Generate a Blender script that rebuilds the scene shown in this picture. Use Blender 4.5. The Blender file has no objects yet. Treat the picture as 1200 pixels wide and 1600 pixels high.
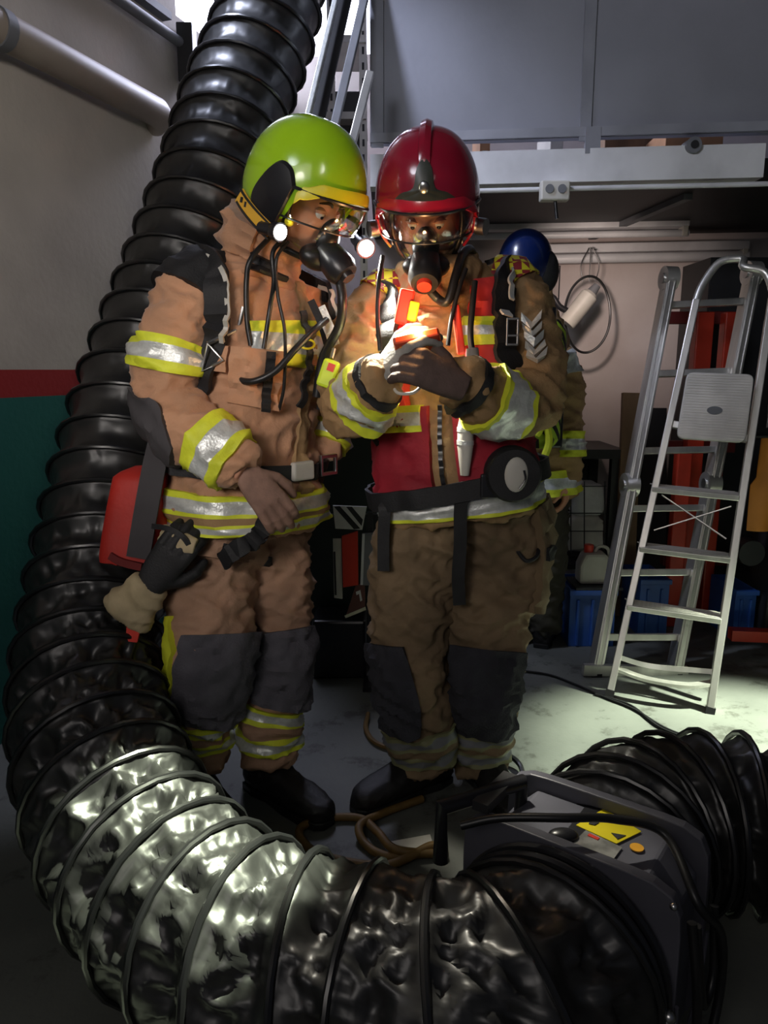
import bpy, bmesh, math, random
from mathutils import Vector, Matrix, noise
random.seed(7)
SC = bpy.context.scene
COL = SC.collection
PI = math.pi
V = Vector
# ------------------------------------------------------------------ camera
HC = 1.30; PITCH = math.radians(10.9); FPX = 1155.0
cam = bpy.data.cameras.new('camera'); camo = bpy.data.objects.new('camera', cam); COL.objects.link(camo)
camo.location = (0, 0, HC); camo.rotation_euler = (PI/2-PITCH, 0, 0)
cam.sensor_fit = 'VERTICAL'; cam.sensor_height = 36.0; cam.lens = 36.0*FPX/1600; cam.clip_start = .02
SC.camera = camo
CP, SP = math.cos(PITCH), math.sin(PITCH)
def ray(px, py):
    x = (px-600)/FPX; v = (800-py)/FPX
    return V((x, CP+v*SP, -SP+v*CP))
def pix(p):
    q = V(p)-V((0, 0, HC)); f = q.y*CP-q.z*SP; return (600+FPX*q.x/f, 800-FPX*(q.y*SP+q.z*CP)/f, f)
def W(px, py, Y):
    d = ray(px, py); return V((0, 0, HC))+d*(Y/d.y)
def G(px, py, z=0.0):
    d = ray(px, py); return V((0, 0, HC))+d*((z-HC)/d.z)
# ------------------------------------------------------------------ materials
def lin(c): return tuple((x/12.92 if x <= .04045 else ((x+.055)/1.055)**2.4) for x in c)
def mat(name, col, rough=.6, metal=0., var=.15, vs=6., bump=0., bs=60., spec=.5, col2=None, coat=0., sheen=0., stretch=(1, 1, 1), ridged=False):
    m = bpy.data.materials.new(name); m.use_nodes = True; nt = m.node_tree; N = nt.nodes; L = nt.links
    b = N['Principled BSDF']; b.inputs['Roughness'].default_value = rough; b.inputs['Metallic'].default_value = metal
    b.inputs['Specular IOR Level'].default_value = spec
    b.inputs['Coat Weight'].default_value = coat; b.inputs['Sheen Weight'].default_value = sheen
    tc = N.new('ShaderNodeTexCoord'); mp = N.new('ShaderNodeMapping'); mp.inputs['Scale'].default_value = stretch
    L.new(tc.outputs['Object'], mp.inputs['Vector'])
    nz = N.new('ShaderNodeTexNoise'); nz.inputs['Scale'].default_value = vs; nz.inputs['Detail'].default_value = 5; L.new(mp.outputs[0], nz.inputs['Vector'])
    cr = N.new('ShaderNodeValToRGB'); c = V(col[:3]); d = V(col2[:3]) if col2 else c*(1-var)
    cr.color_ramp.elements[0].position = .35; cr.color_ramp.elements[1].position = .65
    cr.color_ramp.elements[0].color = (*d, 1)
    cr.color_ramp.elements[1].color = (*(c if col2 else c*(1+var*.6)), 1)
    L.new(nz.outputs[0], cr.inputs[0]); L.new(cr.outputs[0], b.inputs['Base Color'])
    if bump:
        n2 = N.new('ShaderNodeTexNoise')
        if ridged: n2.noise_type = 'RIDGED_MULTIFRACTAL'; n2.normalize = True
        n2.inputs['Distortion'].default_value = .6 if ridged else 0; n2.inputs['Scale'].default_value = bs; n2.inputs['Detail'].default_value = 4; L.new(mp.outputs[0], n2.inputs['Vector'])
        bp = N.new('ShaderNodeBump'); bp.inputs['Strength'].default_value = bump; bp.inputs['Distance'].default_value = .01
        L.new(n2.outputs[0], bp.inputs['Height']); L.new(bp.outputs[0], b.inputs['Normal'])
    return m
def emat(name, col, st):
    m = bpy.data.materials.new(name); m.use_nodes = True; nt = m.node_tree; nt.nodes.clear()
    e = nt.nodes.new('ShaderNodeEmission'); e.inputs[0].default_value = (*col, 1); e.inputs[1].default_value = st
    o = nt.nodes.new('ShaderNodeOutputMaterial'); nt.links.new(e.outputs[0], o.inputs[0]); return m
def glassmat(name, tint=(1, 1, 1), f=.12):
    m = bpy.data.materials.new(name); m.use_nodes = True; nt = m.node_tree; nt.nodes.clear(); N = nt.nodes
    t = N.new('ShaderNodeBsdfTransparent'); t.inputs[0].default_value = (*tint, 1)
    g = N.new('ShaderNodeBsdfGlossy'); g.inputs['Roughness'].default_value = .06
    lw = N.new('ShaderNodeLayerWeight'); lw.inputs[0].default_value = f
    x = N.new('ShaderNodeMixShader'); o = N.new('ShaderNodeOutputMaterial')
    nt.links.new(lw.outputs['Facing'], x.inputs[0]); nt.links.new(t.outputs[0], x.inputs[1]); nt.links.new(g.outputs[0], x.inputs[2]); nt.links.new(x.outputs[0], o.inputs[0]); return m
M = {}
M['tan'] = mat('tan_turnout_cloth', (.50, .265, .150), .8, var=.22, vs=5, bump=.25, bs=90, sheen=.2)
M['tan2'] = mat('yellow_lit_turnout_cloth', (.33, .205, .095), .82, var=.25, vs=5, bump=.3, bs=80)  # same fabric as the tan, with yellow light put into the colour
M['trous1'] = mat('tan_trouser_cloth', (.43, .255, .165), .85, var=.25, vs=6, bump=.3, bs=70)
M['trous2'] = mat('soiled_trouser_cloth', (.24, .165, .092), .85, col2=(.12, .082, .045), vs=5, bump=.35, bs=60)
M['knee'] = mat('grey_kneepad_cloth', (.105, .10, .12), .9, var=.25, vs=14, bump=.4, bs=160)
M['knee2'] = mat('dark_kneepad_cloth', (.035, .035, .045), .9, var=.25, vs=14, bump=.4, bs=160)
M['elbow'] = mat('dark_elbow_cloth', (.06, .055, .06), .85, var=.2)
M['black'] = mat('black_webbing', (.012, .012, .014), .65, var=.3, vs=20, bump=.2, bs=200)
M['rubber'] = mat('black_rubber', (.012, .012, .013), .38, var=.3, vs=12)
M['plast'] = mat('black_plastic', (.015, .015, .018), .3, var=.2)
M['boot'] = mat('black_boot_leather', (.008, .007, .007), .6, var=.3, bump=.2, bs=50)
M['yel'] = mat('fluorescent_yellow_tape', (.72, .78, .04), .6, var=.12, vs=20, bump=.15, bs=120)
M['sil'] = mat('silver_reflective_tape', (.66, .68, .66), .35, metal=.35, var=.12, vs=60, bump=.2, bs=150)
M['silgold'] = mat('pale_reflective_tape', (.72, .7, .52), .45, metal=.2, var=.15, vs=40)
M['lime'] = mat('lime_helmet_shell', (.36, .62, .012), .22, var=.06, coat=.6)
M['yrim'] = mat('yellow_helmet_rim', (.75, .68, .02), .35, var=.1)
M['red'] = mat('red_helmet_shell', (.30, .008, .028), .22, var=.15, coat=.6)
M['blue'] = mat('blue_helmet_shell', (.003, .011, .065), .25, var=.1, coat=.5)
M['vest'] = mat('dark_red_vest_cloth', (.32, .010, .025), .75, var=.25, bump=.2, bs=60)
M['redbag'] = mat('red_bag_fabric', (.52, .022, .012), .6, var=.2, bump=.2, bs=40)
M['redpl'] = mat('red_plastic', (.62, .04, .02), .4, var=.1)
M['skin'] = mat('skin', (.62, .30, .19), .5, var=.12, vs=14)
M['white'] = mat('white_cloth', (.62, .62, .62), .6, var=.12, bump=.15, bs=60)
M['glove'] = mat('grey_glove_leather', (.30, .29, .27), .75, var=.25, vs=20, bump=.25, bs=90)
M['glovedk'] = mat('brown_glove_leather', (.10, .065, .055), .8, var=.25, vs=20, bump=.3, bs=90)
M['glovebr'] = mat('light_brown_glove', (.26, .15, .11), .8, var=.25, vs=20, bump=.25, bs=90)
M['glovetan'] = mat('tan_glove_leather', (.50, .40, .24), .8, var=.2, vs=14, bump=.25, bs=60)
M['steel'] = mat('brushed_steel', (.6, .6, .6), .3, metal=1., var=.12, vs=30)
M['alu'] = mat('aluminium', (.72, .70, .66), .38, metal=.85, var=.2, vs=12, bump=.05, bs=60, stretch=(1, 1, .15))
M['aluplate'] = mat('ribbed_aluminium', (.62, .60, .57), .5, metal=.5, var=.15, vs=10)
M['duct'] = mat('black_duct_vinyl', (.020, .020, .020), .40, var=.3, vs=9, bump=.55, bs=11, spec=.8, ridged=True)
M['duct2'] = mat('black_spiral_rib', (.009, .009, .010), .32, var=.3, spec=.8)
M['fan'] = mat('charcoal_fan_housing', (.10, .10, .125), .45, var=.15, vs=10, bump=.05, bs=300)
M['fanpl'] = mat('black_fan_flange', (.085, .085, .105), .45, var=.15)
M['lensglass'] = glassmat('mask_visor_clear', (.93, .95, .95), .25)
M['visor'] = glassmat('helmet_visor_clear', (.86, .88, .9), .3)
M['torch'] = emat('torch_light_lens', (1, .98, .92), 60)
M['win'] = emat('daylit_window_pane', (.80, .84, 1.0), 9)
M['wood'] = mat('brown_wood', (.22, .13, .07), .7, var=.3, stretch=(1, 1, .2), vs=12)
M['orange'] = mat('orange_sheet', (.60, .22, .03), .6, var=.15)
M['bluecr'] = mat('blue_crate_plastic', (.025, .10, .38), .45, var=.2)
M['redst'] = mat('red_painted_steel', (.48, .035, .015), .4, var=.25)
M['greybeam'] = mat('pale_painted_beam', (.60, .60, .62), .55, var=.2, vs=4, bump=.1, bs=40)
M['lampw'] = mat('white_lamp_enamel', (.55, .56, .58), .35, var=.12)
M['cream'] = mat('pale_plastic', (.55, .53, .48), .5, var=.15)
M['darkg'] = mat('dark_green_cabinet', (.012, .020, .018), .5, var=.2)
M['dark'] = mat('dark_metal', (.018, .018, .020), .55, var=.3)  # near-black colour shared by deck, furniture and small fittings
M['cardb'] = mat('cardboard', (.42, .22, .11), .85, var=.2)
M['hosey'] = mat('ochre_rubber_hose', (.15, .085, .02), .6, var=.25, vs=20)
M['grey'] = mat('grey_paint', (.16, .165, .18), .6, var=.15)
# ------------------------------------------------------------------ builders
WM = {}
def setp(o, label=None, cat=None, group=None, kind=None):
    if label: o['label'] = label
    if cat: o['category'] = cat
    if group: o['group'] = group
    if kind: o['kind'] = kind
    return o
def empty(name, loc, label=None, cat=None, group=None):
    o = bpy.data.objects.new(name, None); o.location = loc; o.empty_display_size = .1; COL.objects.link(o)
    WM[o.name] = Matrix.Translation(V(loc)); return setp(o, label, cat, group)
class MB:
    def __init__(s): s.v = []; s.f = []; s.m = []
    def add(s, vs, fs, mi=0):
        k = len(s.v); s.v += [V(p) for p in vs]
        for f in fs: s.f.append([i+k for i in f]); s.m.append(mi)
    def grid(s, rows, closed=True, cap=False, mi=0, rowm=None):
        n = len(rows[0]); k = len(s.v)
        for r in rows: s.v += [V(p) for p in r]
        for i in range(len(rows)-1):
            for j in range(n if closed else n-1):
                a = k+i*n+j; b = k+i*n+(j+1) % n
                s.f.append([a, b, b+n, a+n]); s.m.append(rowm[i] if rowm else mi)
        if cap:
            s.f.append([k+j for j in range(n)][::-1]); s.m.append(mi)
            s.f.append([k+(len(rows)-1)*n+j for j in range(n)]); s.m.append(mi)
    def box(s, c, size, R=None, mi=0):
        h = V(size)/2; vs = []
        for x in (-1, 1):
            for y in (-1, 1):
                for z in (-1, 1):
                    p = V((x*h.x, y*h.y, z*h.z)); vs.append((R@p if R else p)+V(c))
        s.add(vs, [[0, 1, 3, 2], [4, 6, 7, 5], [0, 4, 5, 1], [2, 3, 7, 6], [0, 2, 6, 4], [1, 5, 7, 3]], mi)
    def prism(s, pts, ext, mi=0):
        n = len(pts); e = V(ext); vs = [V(p) for p in pts]+[V(p)+e for p in pts]
        s.add(vs, [list(range(n))[::-1], list(range(n, 2*n))]+[[i, (i+1) % n, (i+1) % n+n, i+n] for i in range(n)], mi)
    def bar(s, p0, p1, w, h, up=V((0, 0, 1)), mi=0):
        p0 = V(p0); p1 = V(p1); t = (p1-p0); L = t.length; t = t/L
        a = t.cross(V(up)); a.normalize(); b = a.cross(t)
        R = Matrix((a, t, b)).transposed(); s.box((p0+p1)/2, (w, L, h), R, mi)
    def tube(s, pts, r, n=10, closed=False, mi=0, cap=True, flat=None):
        pts = [V(p) for p in pts]; N = len(pts); rr = r if isinstance(r, (list, tuple)) else [r]*N
        rows = []; a = None
        for i in range(N):
            t = (pts[(i+1) % N]-pts[i-1]) if closed else (pts[min(i+1, N-1)]-pts[max(i-1, 0)])
            if t.length < 1e-9: t = V((0, 0, 1))
            t.normalize()
            if a is None: a = t.orthogonal().normalized()
            a = (a-t*a.dot(t)); a.normalize(); b = t.cross(a)
            rows.append([pts[i]+a*(rr[i]*math.cos(2*PI*j/n))+b*(rr[i]*math.sin(2*PI*j/n)) for j in range(n)])
        if closed:
            rows.append(rows[0]); s.grid(rows, True, False, mi)
        else: s.grid(rows, True, cap, mi)
    def ball(s, c, r, nu=20, nv=12, R=None, mi=0):
        r = V((r, r, r)) if not isinstance(r, (tuple, list, Vector)) else V(r); c = V(c); rows = []
        for i in range(nv+1):
            th = .02+(PI-.04)*i/nv; row = []
            for j in range(nu):
                p = V((r.x*math.sin(th)*math.cos(2*PI*j/nu), r.y*math.sin(th)*math.sin(2*PI*j/nu), r.z*math.cos(th)))
                row.append(c+(R@p if R else p))
            rows.append(row)
        s.grid(rows, True, True, mi)
    def ribbon(s, pts, nrm, w, th=.004, mi=0):
        rows = []; N = len(pts); pts = [V(p) for p in pts]
        for i in range(N):
            t = (pts[min(i+1, N-1)]-pts[max(i-1, 0)]).normalized(); nn = V(nrm[i] if isinstance(nrm, list) else nrm)
            a = t.cross(nn).normalized(); b = a.cross(t).normalized(); ww = w[i] if isinstance(w, list) else w
            rows.append([pts[i]-a*ww/2-b*th/2, pts[i]+a*ww/2-b*th/2, pts[i]+a*ww/2+b*th/2, pts[i]-a*ww/2+b*th/2])
        s.grid(rows, True, True, mi)
    def xf(s, Mx): s.v = [Mx@p for p in s.v]; return s
    def build(s, name, m, parent=None, smooth=True, label=None, cat=None, group=None, kind=None, bevel=0, sharp=40):
        me = bpy.data.meshes.new(name); vs = s.v; loc = V((0, 0, 0))
        if parent is None and vs:
            loc = V(((min(p.x for p in vs)+max(p.x for p in vs))/2, (min(p.y for p in vs)+max(p.y for p in vs))/2, min(p.z for p in vs)))
            vs = [p-loc for p in vs]
        me.from_pydata([tuple(p) for p in vs], [], s.f)
        ms = m if isinstance(m, (list, tuple)) else [m]
        for x in ms: me.materials.append(x)
        for pl, mi in zip(me.polygons, s.m): pl.material_index = mi
        bm = bmesh.new(); bm.from_mesh(me); bmesh.ops.recalc_face_normals(bm, faces=bm.faces); bm.to_mesh(me); bm.free()
        return link(name, me, parent, loc, smooth, label, cat, group, kind, bevel, sharp)
def link(name, me, parent, loc=V((0, 0, 0)), smooth=True, label=None, cat=None, group=None, kind=None, bevel=0, sharp=40):
    if smooth:
        me.shade_smooth(); me.set_sharp_from_angle(angle=math.radians(sharp))
    o = bpy.data.objects.new(name, me); COL.objects.link(o)
    if parent is not None:
        o.parent = parent; o.matrix_parent_inverse = WM[parent.name].inverted(); WM[o.name] = Matrix.Identity(4)
    else:
        o.location = loc; WM[o.name] = Matrix.Translation(loc)
    if bevel:
        b = o.modifiers.new('bevel', 'BEVEL'); b.width = bevel; b.segments = 2; b.limit_method = 'ANGLE'
    return setp(o, label, cat, group, kind)
def catmull(P, t):
    n = len(P)-1; t = max(0., min(n-1e-6, t)); i = int(t); u = t-i
    p1 = P[i]; p2 = P[i+1]; p0 = P[i-1] if i > 0 else p1*2-p2; p3 = P[i+2] if i+2 <= n else p2*2-p1
    return (p1*2+(p2-p0)*u+(p0*2-p1*5+p2*4-p3)*u*u+(p1*3-p0-p2*3+p3)*u*u*u)*.5
def path(P, n): P = [V(p) for p in P]; return [catmull(P, (len(P)-1)*i/(n-1)) for i in range(n)]
def dense(P, step):
    q = path(P, 60*len(P)); out = [q[0]]; acc = 0
    for a, b in zip(q, q[1:]):
        acc += (b-a).length
        if acc >= step: out.append(b); acc = 0
    return out
def wr(p, amp):
    q = p+noise.noise_vector(p*5)*.035
    a = noise.noise(p*6.5)*1.0
    r = 1-2.6*abs(noise.noise(V((q.x*8+3, q.y*8, q.z*19+q.x*7))))**.8
    r2 = 1-2.4*abs(noise.noise(V((q.x*17, q.y*17+5, q.z*30-q.x*14))))**.8
    c = noise.noise(p*34)*.2
    return amp*(1.15*a+1.25*r+.75*r2+c)
class Loft:
    def __init__(s, st, front, e=2.3, amp=.008):
        s.c = [V(x[0]) for x in st]; s.r = [V((x[1], x[2], 0)) for x in st]; s.F = V(front).normalized(); s.e = e; s.n = len(st)-1; s.amp = amp
    def pt(s, t, a, off=0., wrinkle=True):
        c = catmull(s.c, t); r = catmull(s.r, t); T = catmull(s.c, min(t+.05, s.n))-catmull(s.c, max(t-.05, 0)); T.normalize()
        S = T.cross(s.F); S.normalize(); F = S.cross(T); k = 2/s.e
        sa, ca = math.sin(a), math.cos(a)
        x = math.copysign(abs(sa)**k, sa); y = math.copysign(abs(ca)**k, ca)
        d = S*x*(r.x+off)+F*y*(r.y+off); p = c+d
        if wrinkle: p = p+d.normalized()*wr(p, s.amp)
        return p
    def mesh(s, mb, step=.2, n=40):
        N = int(s.n/step)
        rows = [[s.pt(s.n*i/N, 2*PI*j/n, 0, False) for j in range(n)] for i in range(N+1)]
        mb.grid(rows, True, True)
    def patch(s, mb, t0, t1, a0, a1, off=.007, nt=10, na=28, rowm=None, mi=0, shape=None):
        full = abs(a1-a0) > 359; rows = []; rm = []
        for i in range(-1, nt+2):
            ii = max(0, min(nt, i)); t = t0+(t1-t0)*ii/nt; row = []
            for j in range(-1, na+2):
                jj = max(0, min(na, j)); u = jj/na
                if shape: w = shape(ii/nt); aa = (a0+a1)/2+(a1-a0)*(u-.5)*w
                else: aa = a0+(a1-a0)*u
                edge = (i < 0 or i > nt or ((j < 0 or j > na) and not full))
                row.append(s.pt(t, math.radians(aa), -.012 if edge else off))
            rows.append(row)
            if i >= 0: rm.append((rowm[min(int(max(0, min(nt, i-0.5))/nt*len(rowm)), len(rowm)-1)]) if rowm else mi)
        rm = rm[:len(rows)-1]
        while len(rm) < len(rows)-1: rm.append(rm[-1])
        mb.grid(rows, False, False, mi, rm)
    def strip(s, mb, ta, w, off=.012, th=.006, n=30, mi=0):
        q = path([V((t, math.radians(a), 0)) for t, a in ta], n)
        P = [s.pt(x.x, x.y, off) for x in q]; Nn = [(s.pt(x.x, x.y, off+.03, False)-s.pt(x.x, x.y, off, False)).normalized() for x in q]
        mb.ribbon(P, Nn, w, th, mi); return P
def remesh(name, mb, m, parent, vox, amp=.008, smooth=4, label=None, post=None):
    me = bpy.data.meshes.new('tmp'); me.from_pydata([tuple(p) for p in mb.v], [], mb.f)
    bm = bmesh.new(); bm.from_mesh(me); bmesh.ops.recalc_face_normals(bm, faces=bm.faces); bm.to_mesh(me); bm.free()
    o = bpy.data.objects.new('tmp', me); COL.objects.link(o)
    r = o.modifiers.new('r', 'REMESH'); r.mode = 'VOXEL'; r.voxel_size = vox
    if smooth:
        q = o.modifiers.new('s', 'SMOOTH'); q.iterations = smooth; q.factor = .5
    dg = bpy.context.evaluated_depsgraph_get(); me2 = bpy.data.meshes.new_from_object(o.evaluated_get(dg)); me2.name = name
    bpy.data.objects.remove(o)
    if amp or post:
        dat = [(v.co.copy(), v.normal.copy()) for v in me2.vertices]; out = []
        for c, n in dat:
            if amp: c = c+n*wr(c, amp)
            if post: c = post(c, n)
            out += [c.x, c.y, c.z]
        me2.vertices.foreach_set('co', out); me2.update()
    me2.materials.clear(); me2.materials.append(m)
    for p in me2.polygons: p.material_index = 0
    return link(name, me2, parent, sharp=180, label=label)
def frame(loc, yaw, pitch=0, roll=0, sc=1):
    # local: -Y face direction, Z up; yaw turns the face towards image right
    return Matrix.Translation(V(loc))@Matrix.Rotation(math.radians(yaw), 4, 'Z')@Matrix.Rotation(math.radians(pitch), 4, 'X')@Matrix.Rotation(math.radians(roll), 4, 'Y')@Matrix.Scale(sc, 4)
# ================================================================== SETTING
LW0 = V((-1.22, 2.80, 0)); LD = V((.326, .946, 0)).normalized(); LN = V((LD.y, -LD.x, 0))
def LWp(s, z=0, off=0): return LW0+LD*s+LN*off+V((0, 0, z))
def YF(x): return 3.28-.1*x          # mezzanine front line
def YB(x): return 4.66-.1*x          # back wall line
def wallmat():
    m = mat('painted_wall', (.44, .40, .355), .85, var=.2, vs=1.6, bump=.15, bs=40); nt = m.node_tree; N = nt.nodes; L = nt.links
    b = N['Principled BSDF']; src = b.inputs['Base Color'].links[0].from_socket
    g = N.new('ShaderNodeNewGeometry'); sx = N.new('ShaderNodeSeparateXYZ'); L.new(g.outputs['Position'], sx.inputs[0])
    cur = src
    for z, c in ((1.30, (.26, .012, .012)), (1.205, (.008, .10, .085))):
        k = N.new('ShaderNodeMath'); k.operation = 'LESS_THAN'; k.inputs[1].default_value = z; L.new(sx.outputs[2], k.inputs[0])
        x = N.new('ShaderNodeMixRGB'); L.new(k.outputs[0], x.inputs[0]); L.new(cur, x.inputs[1]); x.inputs[2].default_value = (*c, 1); cur = x.outputs[0]
    L.new(cur, b.inputs['Base Color']); return m
def floormat():
    m = mat('worn_concrete', (.155, .163, .145), .62, col2=(.095, .10, .09), vs=1.7, bump=.12, bs=45); nt = m.node_tree; N = nt.nodes; L = nt.links
    b = N['Principled BSDF']; src = b.inputs['Base Color'].links[0].from_socket
    tc = N.new('ShaderNodeTexCoord'); n = N.new('ShaderNodeTexNoise'); n.inputs['Scale'].default_value = 7; n.inputs['Detail'].default_value = 9; n.inputs['Roughness'].default_value = .7
    L.new(tc.outputs['Object'], n.inputs[0]); r = N.new('ShaderNodeValToRGB'); r.color_ramp.elements[0].position = .36; r.color_ramp.elements[1].position = .45
    r.color_ramp.elements[0].color = (.35, .33, .3, 1); r.color_ramp.elements[1].color = (1, 1, 1, 1)
    L.new(n.outputs[0], r.inputs[0]); x = N.new('ShaderNodeMixRGB'); x.blend_type = 'MULTIPLY'; x.inputs[0].default_value = .8
    L.new(src, x.inputs[1]); L.new(r.outputs[0], x.inputs[2]); L.new(x.outputs[0], b.inputs['Base Color']); return m
def st(name, mb, m, **k): return mb.build(name, m, smooth=False, kind='structure', **k)
b = MB(); b.box((.6, 2.3, -.05), (7.2, 7.4, .1)); st('floor', b, floormat())
b = MB()
b.prism([LWp(-3.4), LWp(.9), LWp(.9)-LN*.12, LWp(-3.4)-LN*.12], (0, 0, 3.9))
b.prism([LWp(.9), LWp(2.25), LWp(2.25)-LN*.12, LWp(.9)-LN*.12], (0, 0, 2.85))
b.prism([LWp(.9, 3.62), LWp(2.25, 3.62), LWp(2.25, 3.62)-LN*.12, LWp(.9, 3.62)-LN*.12], (0, 0, .28))
st('wall_left', b, wallmat())
b = MB(); b.prism([LWp(.9, 2.86, -.05), LWp(2.25, 2.86, -.05), LWp(2.25, 2.86, -.07), LWp(.9, 2.86, -.07)], (0, 0, .75))
w1 = st('window_1', b, M['win'])
b = MB()
for s in (.92, 1.35, 1.8, 2.2): b.box(LWp(s, 3.235, -.045), (.03, .03, .75))
b.build('window_frame', M['grey'], w1, smooth=False)
b = MB(); XA, XB = -.62, 4.0
b.prism([(XA, YB(XA), 0), (XB, YB(XB), 0), (XB, YB(XB)+.12, 0), (XA, YB(XA)+.12, 0)], (0, 0, 3.08))
b.prism([(XA, YB(XA), 3.6), (XB, YB(XB), 3.6), (XB, YB(XB)+.12, 3.6), (XA, YB(XA)+.12, 3.6)], (0, 0, .3))
b.prism([(.05, YB(.05), 3.08), (XB, YB(XB), 3.08), (XB, YB(XB)+.12, 3.08), (.05, YB(.05)+.12, 3.08)], (0, 0, .52))
st('wall_back', b, mat('whitewashed_wall', (.58, .53, .52), .8, col2=(.40, .33, .31), vs=1.3, bump=.15, bs=30))
b = MB(); b.prism([(XA, YB(XA)+.04, 3.08), (.05, YB(.05)+.04, 3.08), (.05, YB(.05)+.06, 3.08), (XA, YB(XA)+.06, 3.08)], (0, 0, .52))
w2 = st('window_2', b, M['win'])
b = MB(); b.box((-.28, YB(-.28)+.03, 3.33), (.03, .03, .5)); b.build('window_frame', M['grey'], w2, smooth=False)
b = MB(); b.box((.6, 2.9, 3.95), (7.2, 6.2, .1)); st('ceiling', b, M['grey'])
b = MB(); b.box((3.6, 2.6, 1.95), (.1, 5.6, 3.9)); st('wall_right', b, M['grey'])
# mezzanine
X0 = W(578, 100, 3.28).x
b = MB(); b.prism([(X0, YF(X0), 2.215), (3.5, YF(3.5), 2.215), (3.5, YF(3.5)+.04, 2.215), (X0, YF(X0)+.04, 2.215)], (0, 0, 1.68))
pm = mat('grey_fascia_panel', (.22, .225, .26), .62, var=.12, vs=2.5, bump=.1, bs=30)
mz = st('trim_1', b, pm, label='grey mezzanine fascia panels above the pale beam')
b = MB(); xs = W(918, 110, 3.2).x
b.box((xs, YF(xs)-.006, 3.0), (.045, .012, 1.6)); b.box((xs+.03, YF(xs)-.012, 2.20), (.06, .02, .10))
b.bar((X0, YF(X0)-.008, 2.235), (3.5, YF(3.5)-.008, 2.235), .012, .035); b.box((X0+.03, YF(X0)-.006, 3.0), (.05, .012, 1.6))
b.build('panel_strip', mat('fascia_strip', (.24, .245, .28), .5), mz, smooth=False)
b = MB(); b.prism([(X0, YF(X0)+.08, 2.07), (3.5, YF(3.5)+.08, 2.07), (3.5, YB(3.5), 2.07), (X0, YB(X0), 2.07)], (0, 0, .07)); st('trim_2', b, M['dark'])
xe = W(1197, 250, 3.1).x
b = MB(); b.prism([(X0, YF(X0)-.02, 2.045), (xe, YF(xe)-.02, 2.045), (xe, YF(xe)+.07, 2.045), (X0, YF(X0)+.07, 2.045)], (0, 0, .125))
bm_ = st('trim_3', b, M['greybeam'])
b = MB(); b.tube([(X0+.1, YF(X0)-.015, 2.022), (3.4, YF(3.4)-.015, 2.022)], .010)
b.build('conduit', M['greybeam'], label='thin pale conduit running along under the mezzanine beam', cat='pipe')
# boxes on deck seen through the slit
def deckbox(px0, px1, Y, h, m, lab, d=.3, g=None, nm='cardboard_box'):
    a = W(px0, 225, Y); c = W(px1, 225, Y); b = MB(); b.box(((a.x+c.x)/2, Y+d/2, 2.141+h/2), (c.x-a.x, d, h)); 
    o = b.build(nm, m, smooth=False, label=lab, cat='box', bevel=.004, group=g)
    b = MB(); b.box(((a.x+c.x)/2, Y-.001, 2.141+h*.3), ((c.x-a.x)*.5, .004, h*.25)); b.build('label_patch', M['cream'], o, smooth=False)
deckbox(1040, 1130, 3.35, .16, M['cardb'], 'orange cardboard box seen in slit above beam, right of round grommet')
deckbox(750, 766, 3.42, .2, M['cardb'], 'small cardboard box in slit just right of the red helmet')
deckbox(860, 880, 3.42, .2, M['cream'], 'pale narrow box in slit above the socket box')
deckbox(945, 1030, 3.6, .2, M['wood'], 'dull brown box in slit between pale box and orange box')
p = W(1082, 228, 3.14); b = MB(); b.tube([p+V((0, .05, 0)), p+V((0, -.02, 0))], .030, 20); o = b.build('round_grommet', M['grey'], label='round grey grommet disc on top edge of the beam', cat='fitting')
b = MB(); b.tube([p+V((0, -.02, 0)), p+V((0, -.026, 0))], .015, 16); b.build('hole', M['black'], o)
a = W(845, 295, 3.17); r_ = empty('socket_box', (a.x+.055, a.y, 2.0), 'pale double socket box hanging under the mezzanine beam', 'socket')
b = MB(); b.box((a.x+.055, a.y, 2.005), (.115, .05, .075)); b.build('housing', M['cream'], r_, smooth=False, bevel=.006)
for dx in (.03, .08):
    b = MB(); b.tube([(a.x+dx, a.y-.024, 2.01), (a.x+dx, a.y-.03, 2.01)], .017, 16); b.build('outlet', M['grey'], r_)
b = MB(); b.tube([(a.x+.06, a.y, 1.97), (a.x+.065, a.y, 1.93), (a.x+.07, a.y, 1.90)], .007); b.build('cable', M['plast'], r_)
# batten lamps
def lamp(p0, p1, lab, round_=False):
    d = (p1-p0); r_ = empty('batten_lamp', (p0+p1)/2, lab, 'lamp')
    b = MB(); b.bar(p0, p1, .09, .05); b.build('housing', M['greybeam'], r_, smooth=False, bevel=.008)
    b = MB(); o = V((0, -.02, -.055)); b.tube([p0+o, p1+o], .026 if round_ else .018, 14); b.build('tube', M['lampw'], r_)
    for q in (p0+d*.02, p1-d*.02):
        b = MB(); b.box(q+V((0, -.01, -.045)), (.03, .07, .05)); b.build('end_cap', M['cream'], r_, smooth=False, bevel=.004)
p1 = W(1075, 348, 4.15); lamp(V((p1.x-1.25, p1.y+.12, p1.z)), p1, 'long batten lamp under mezzanine, upper one nearest the socket box')
p1 = W(1168, 384, 4.35); lamp(V((p1.x-1.3, p1.y+.13, p1.z-.005)), p1, 'long white batten lamp just above the white wall, lower one', True)
b = MB(); q0 = W(1050, 300, 3.7); b.bar((q0.x, q0.y-.2, 2.06), (q0.x-.15, q0.y+.9, 2.06), .04, .03); b.build('joist', M['grey'], smooth=False, label='grey joist running back under the mezzanine deck', cat='beam')
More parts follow.
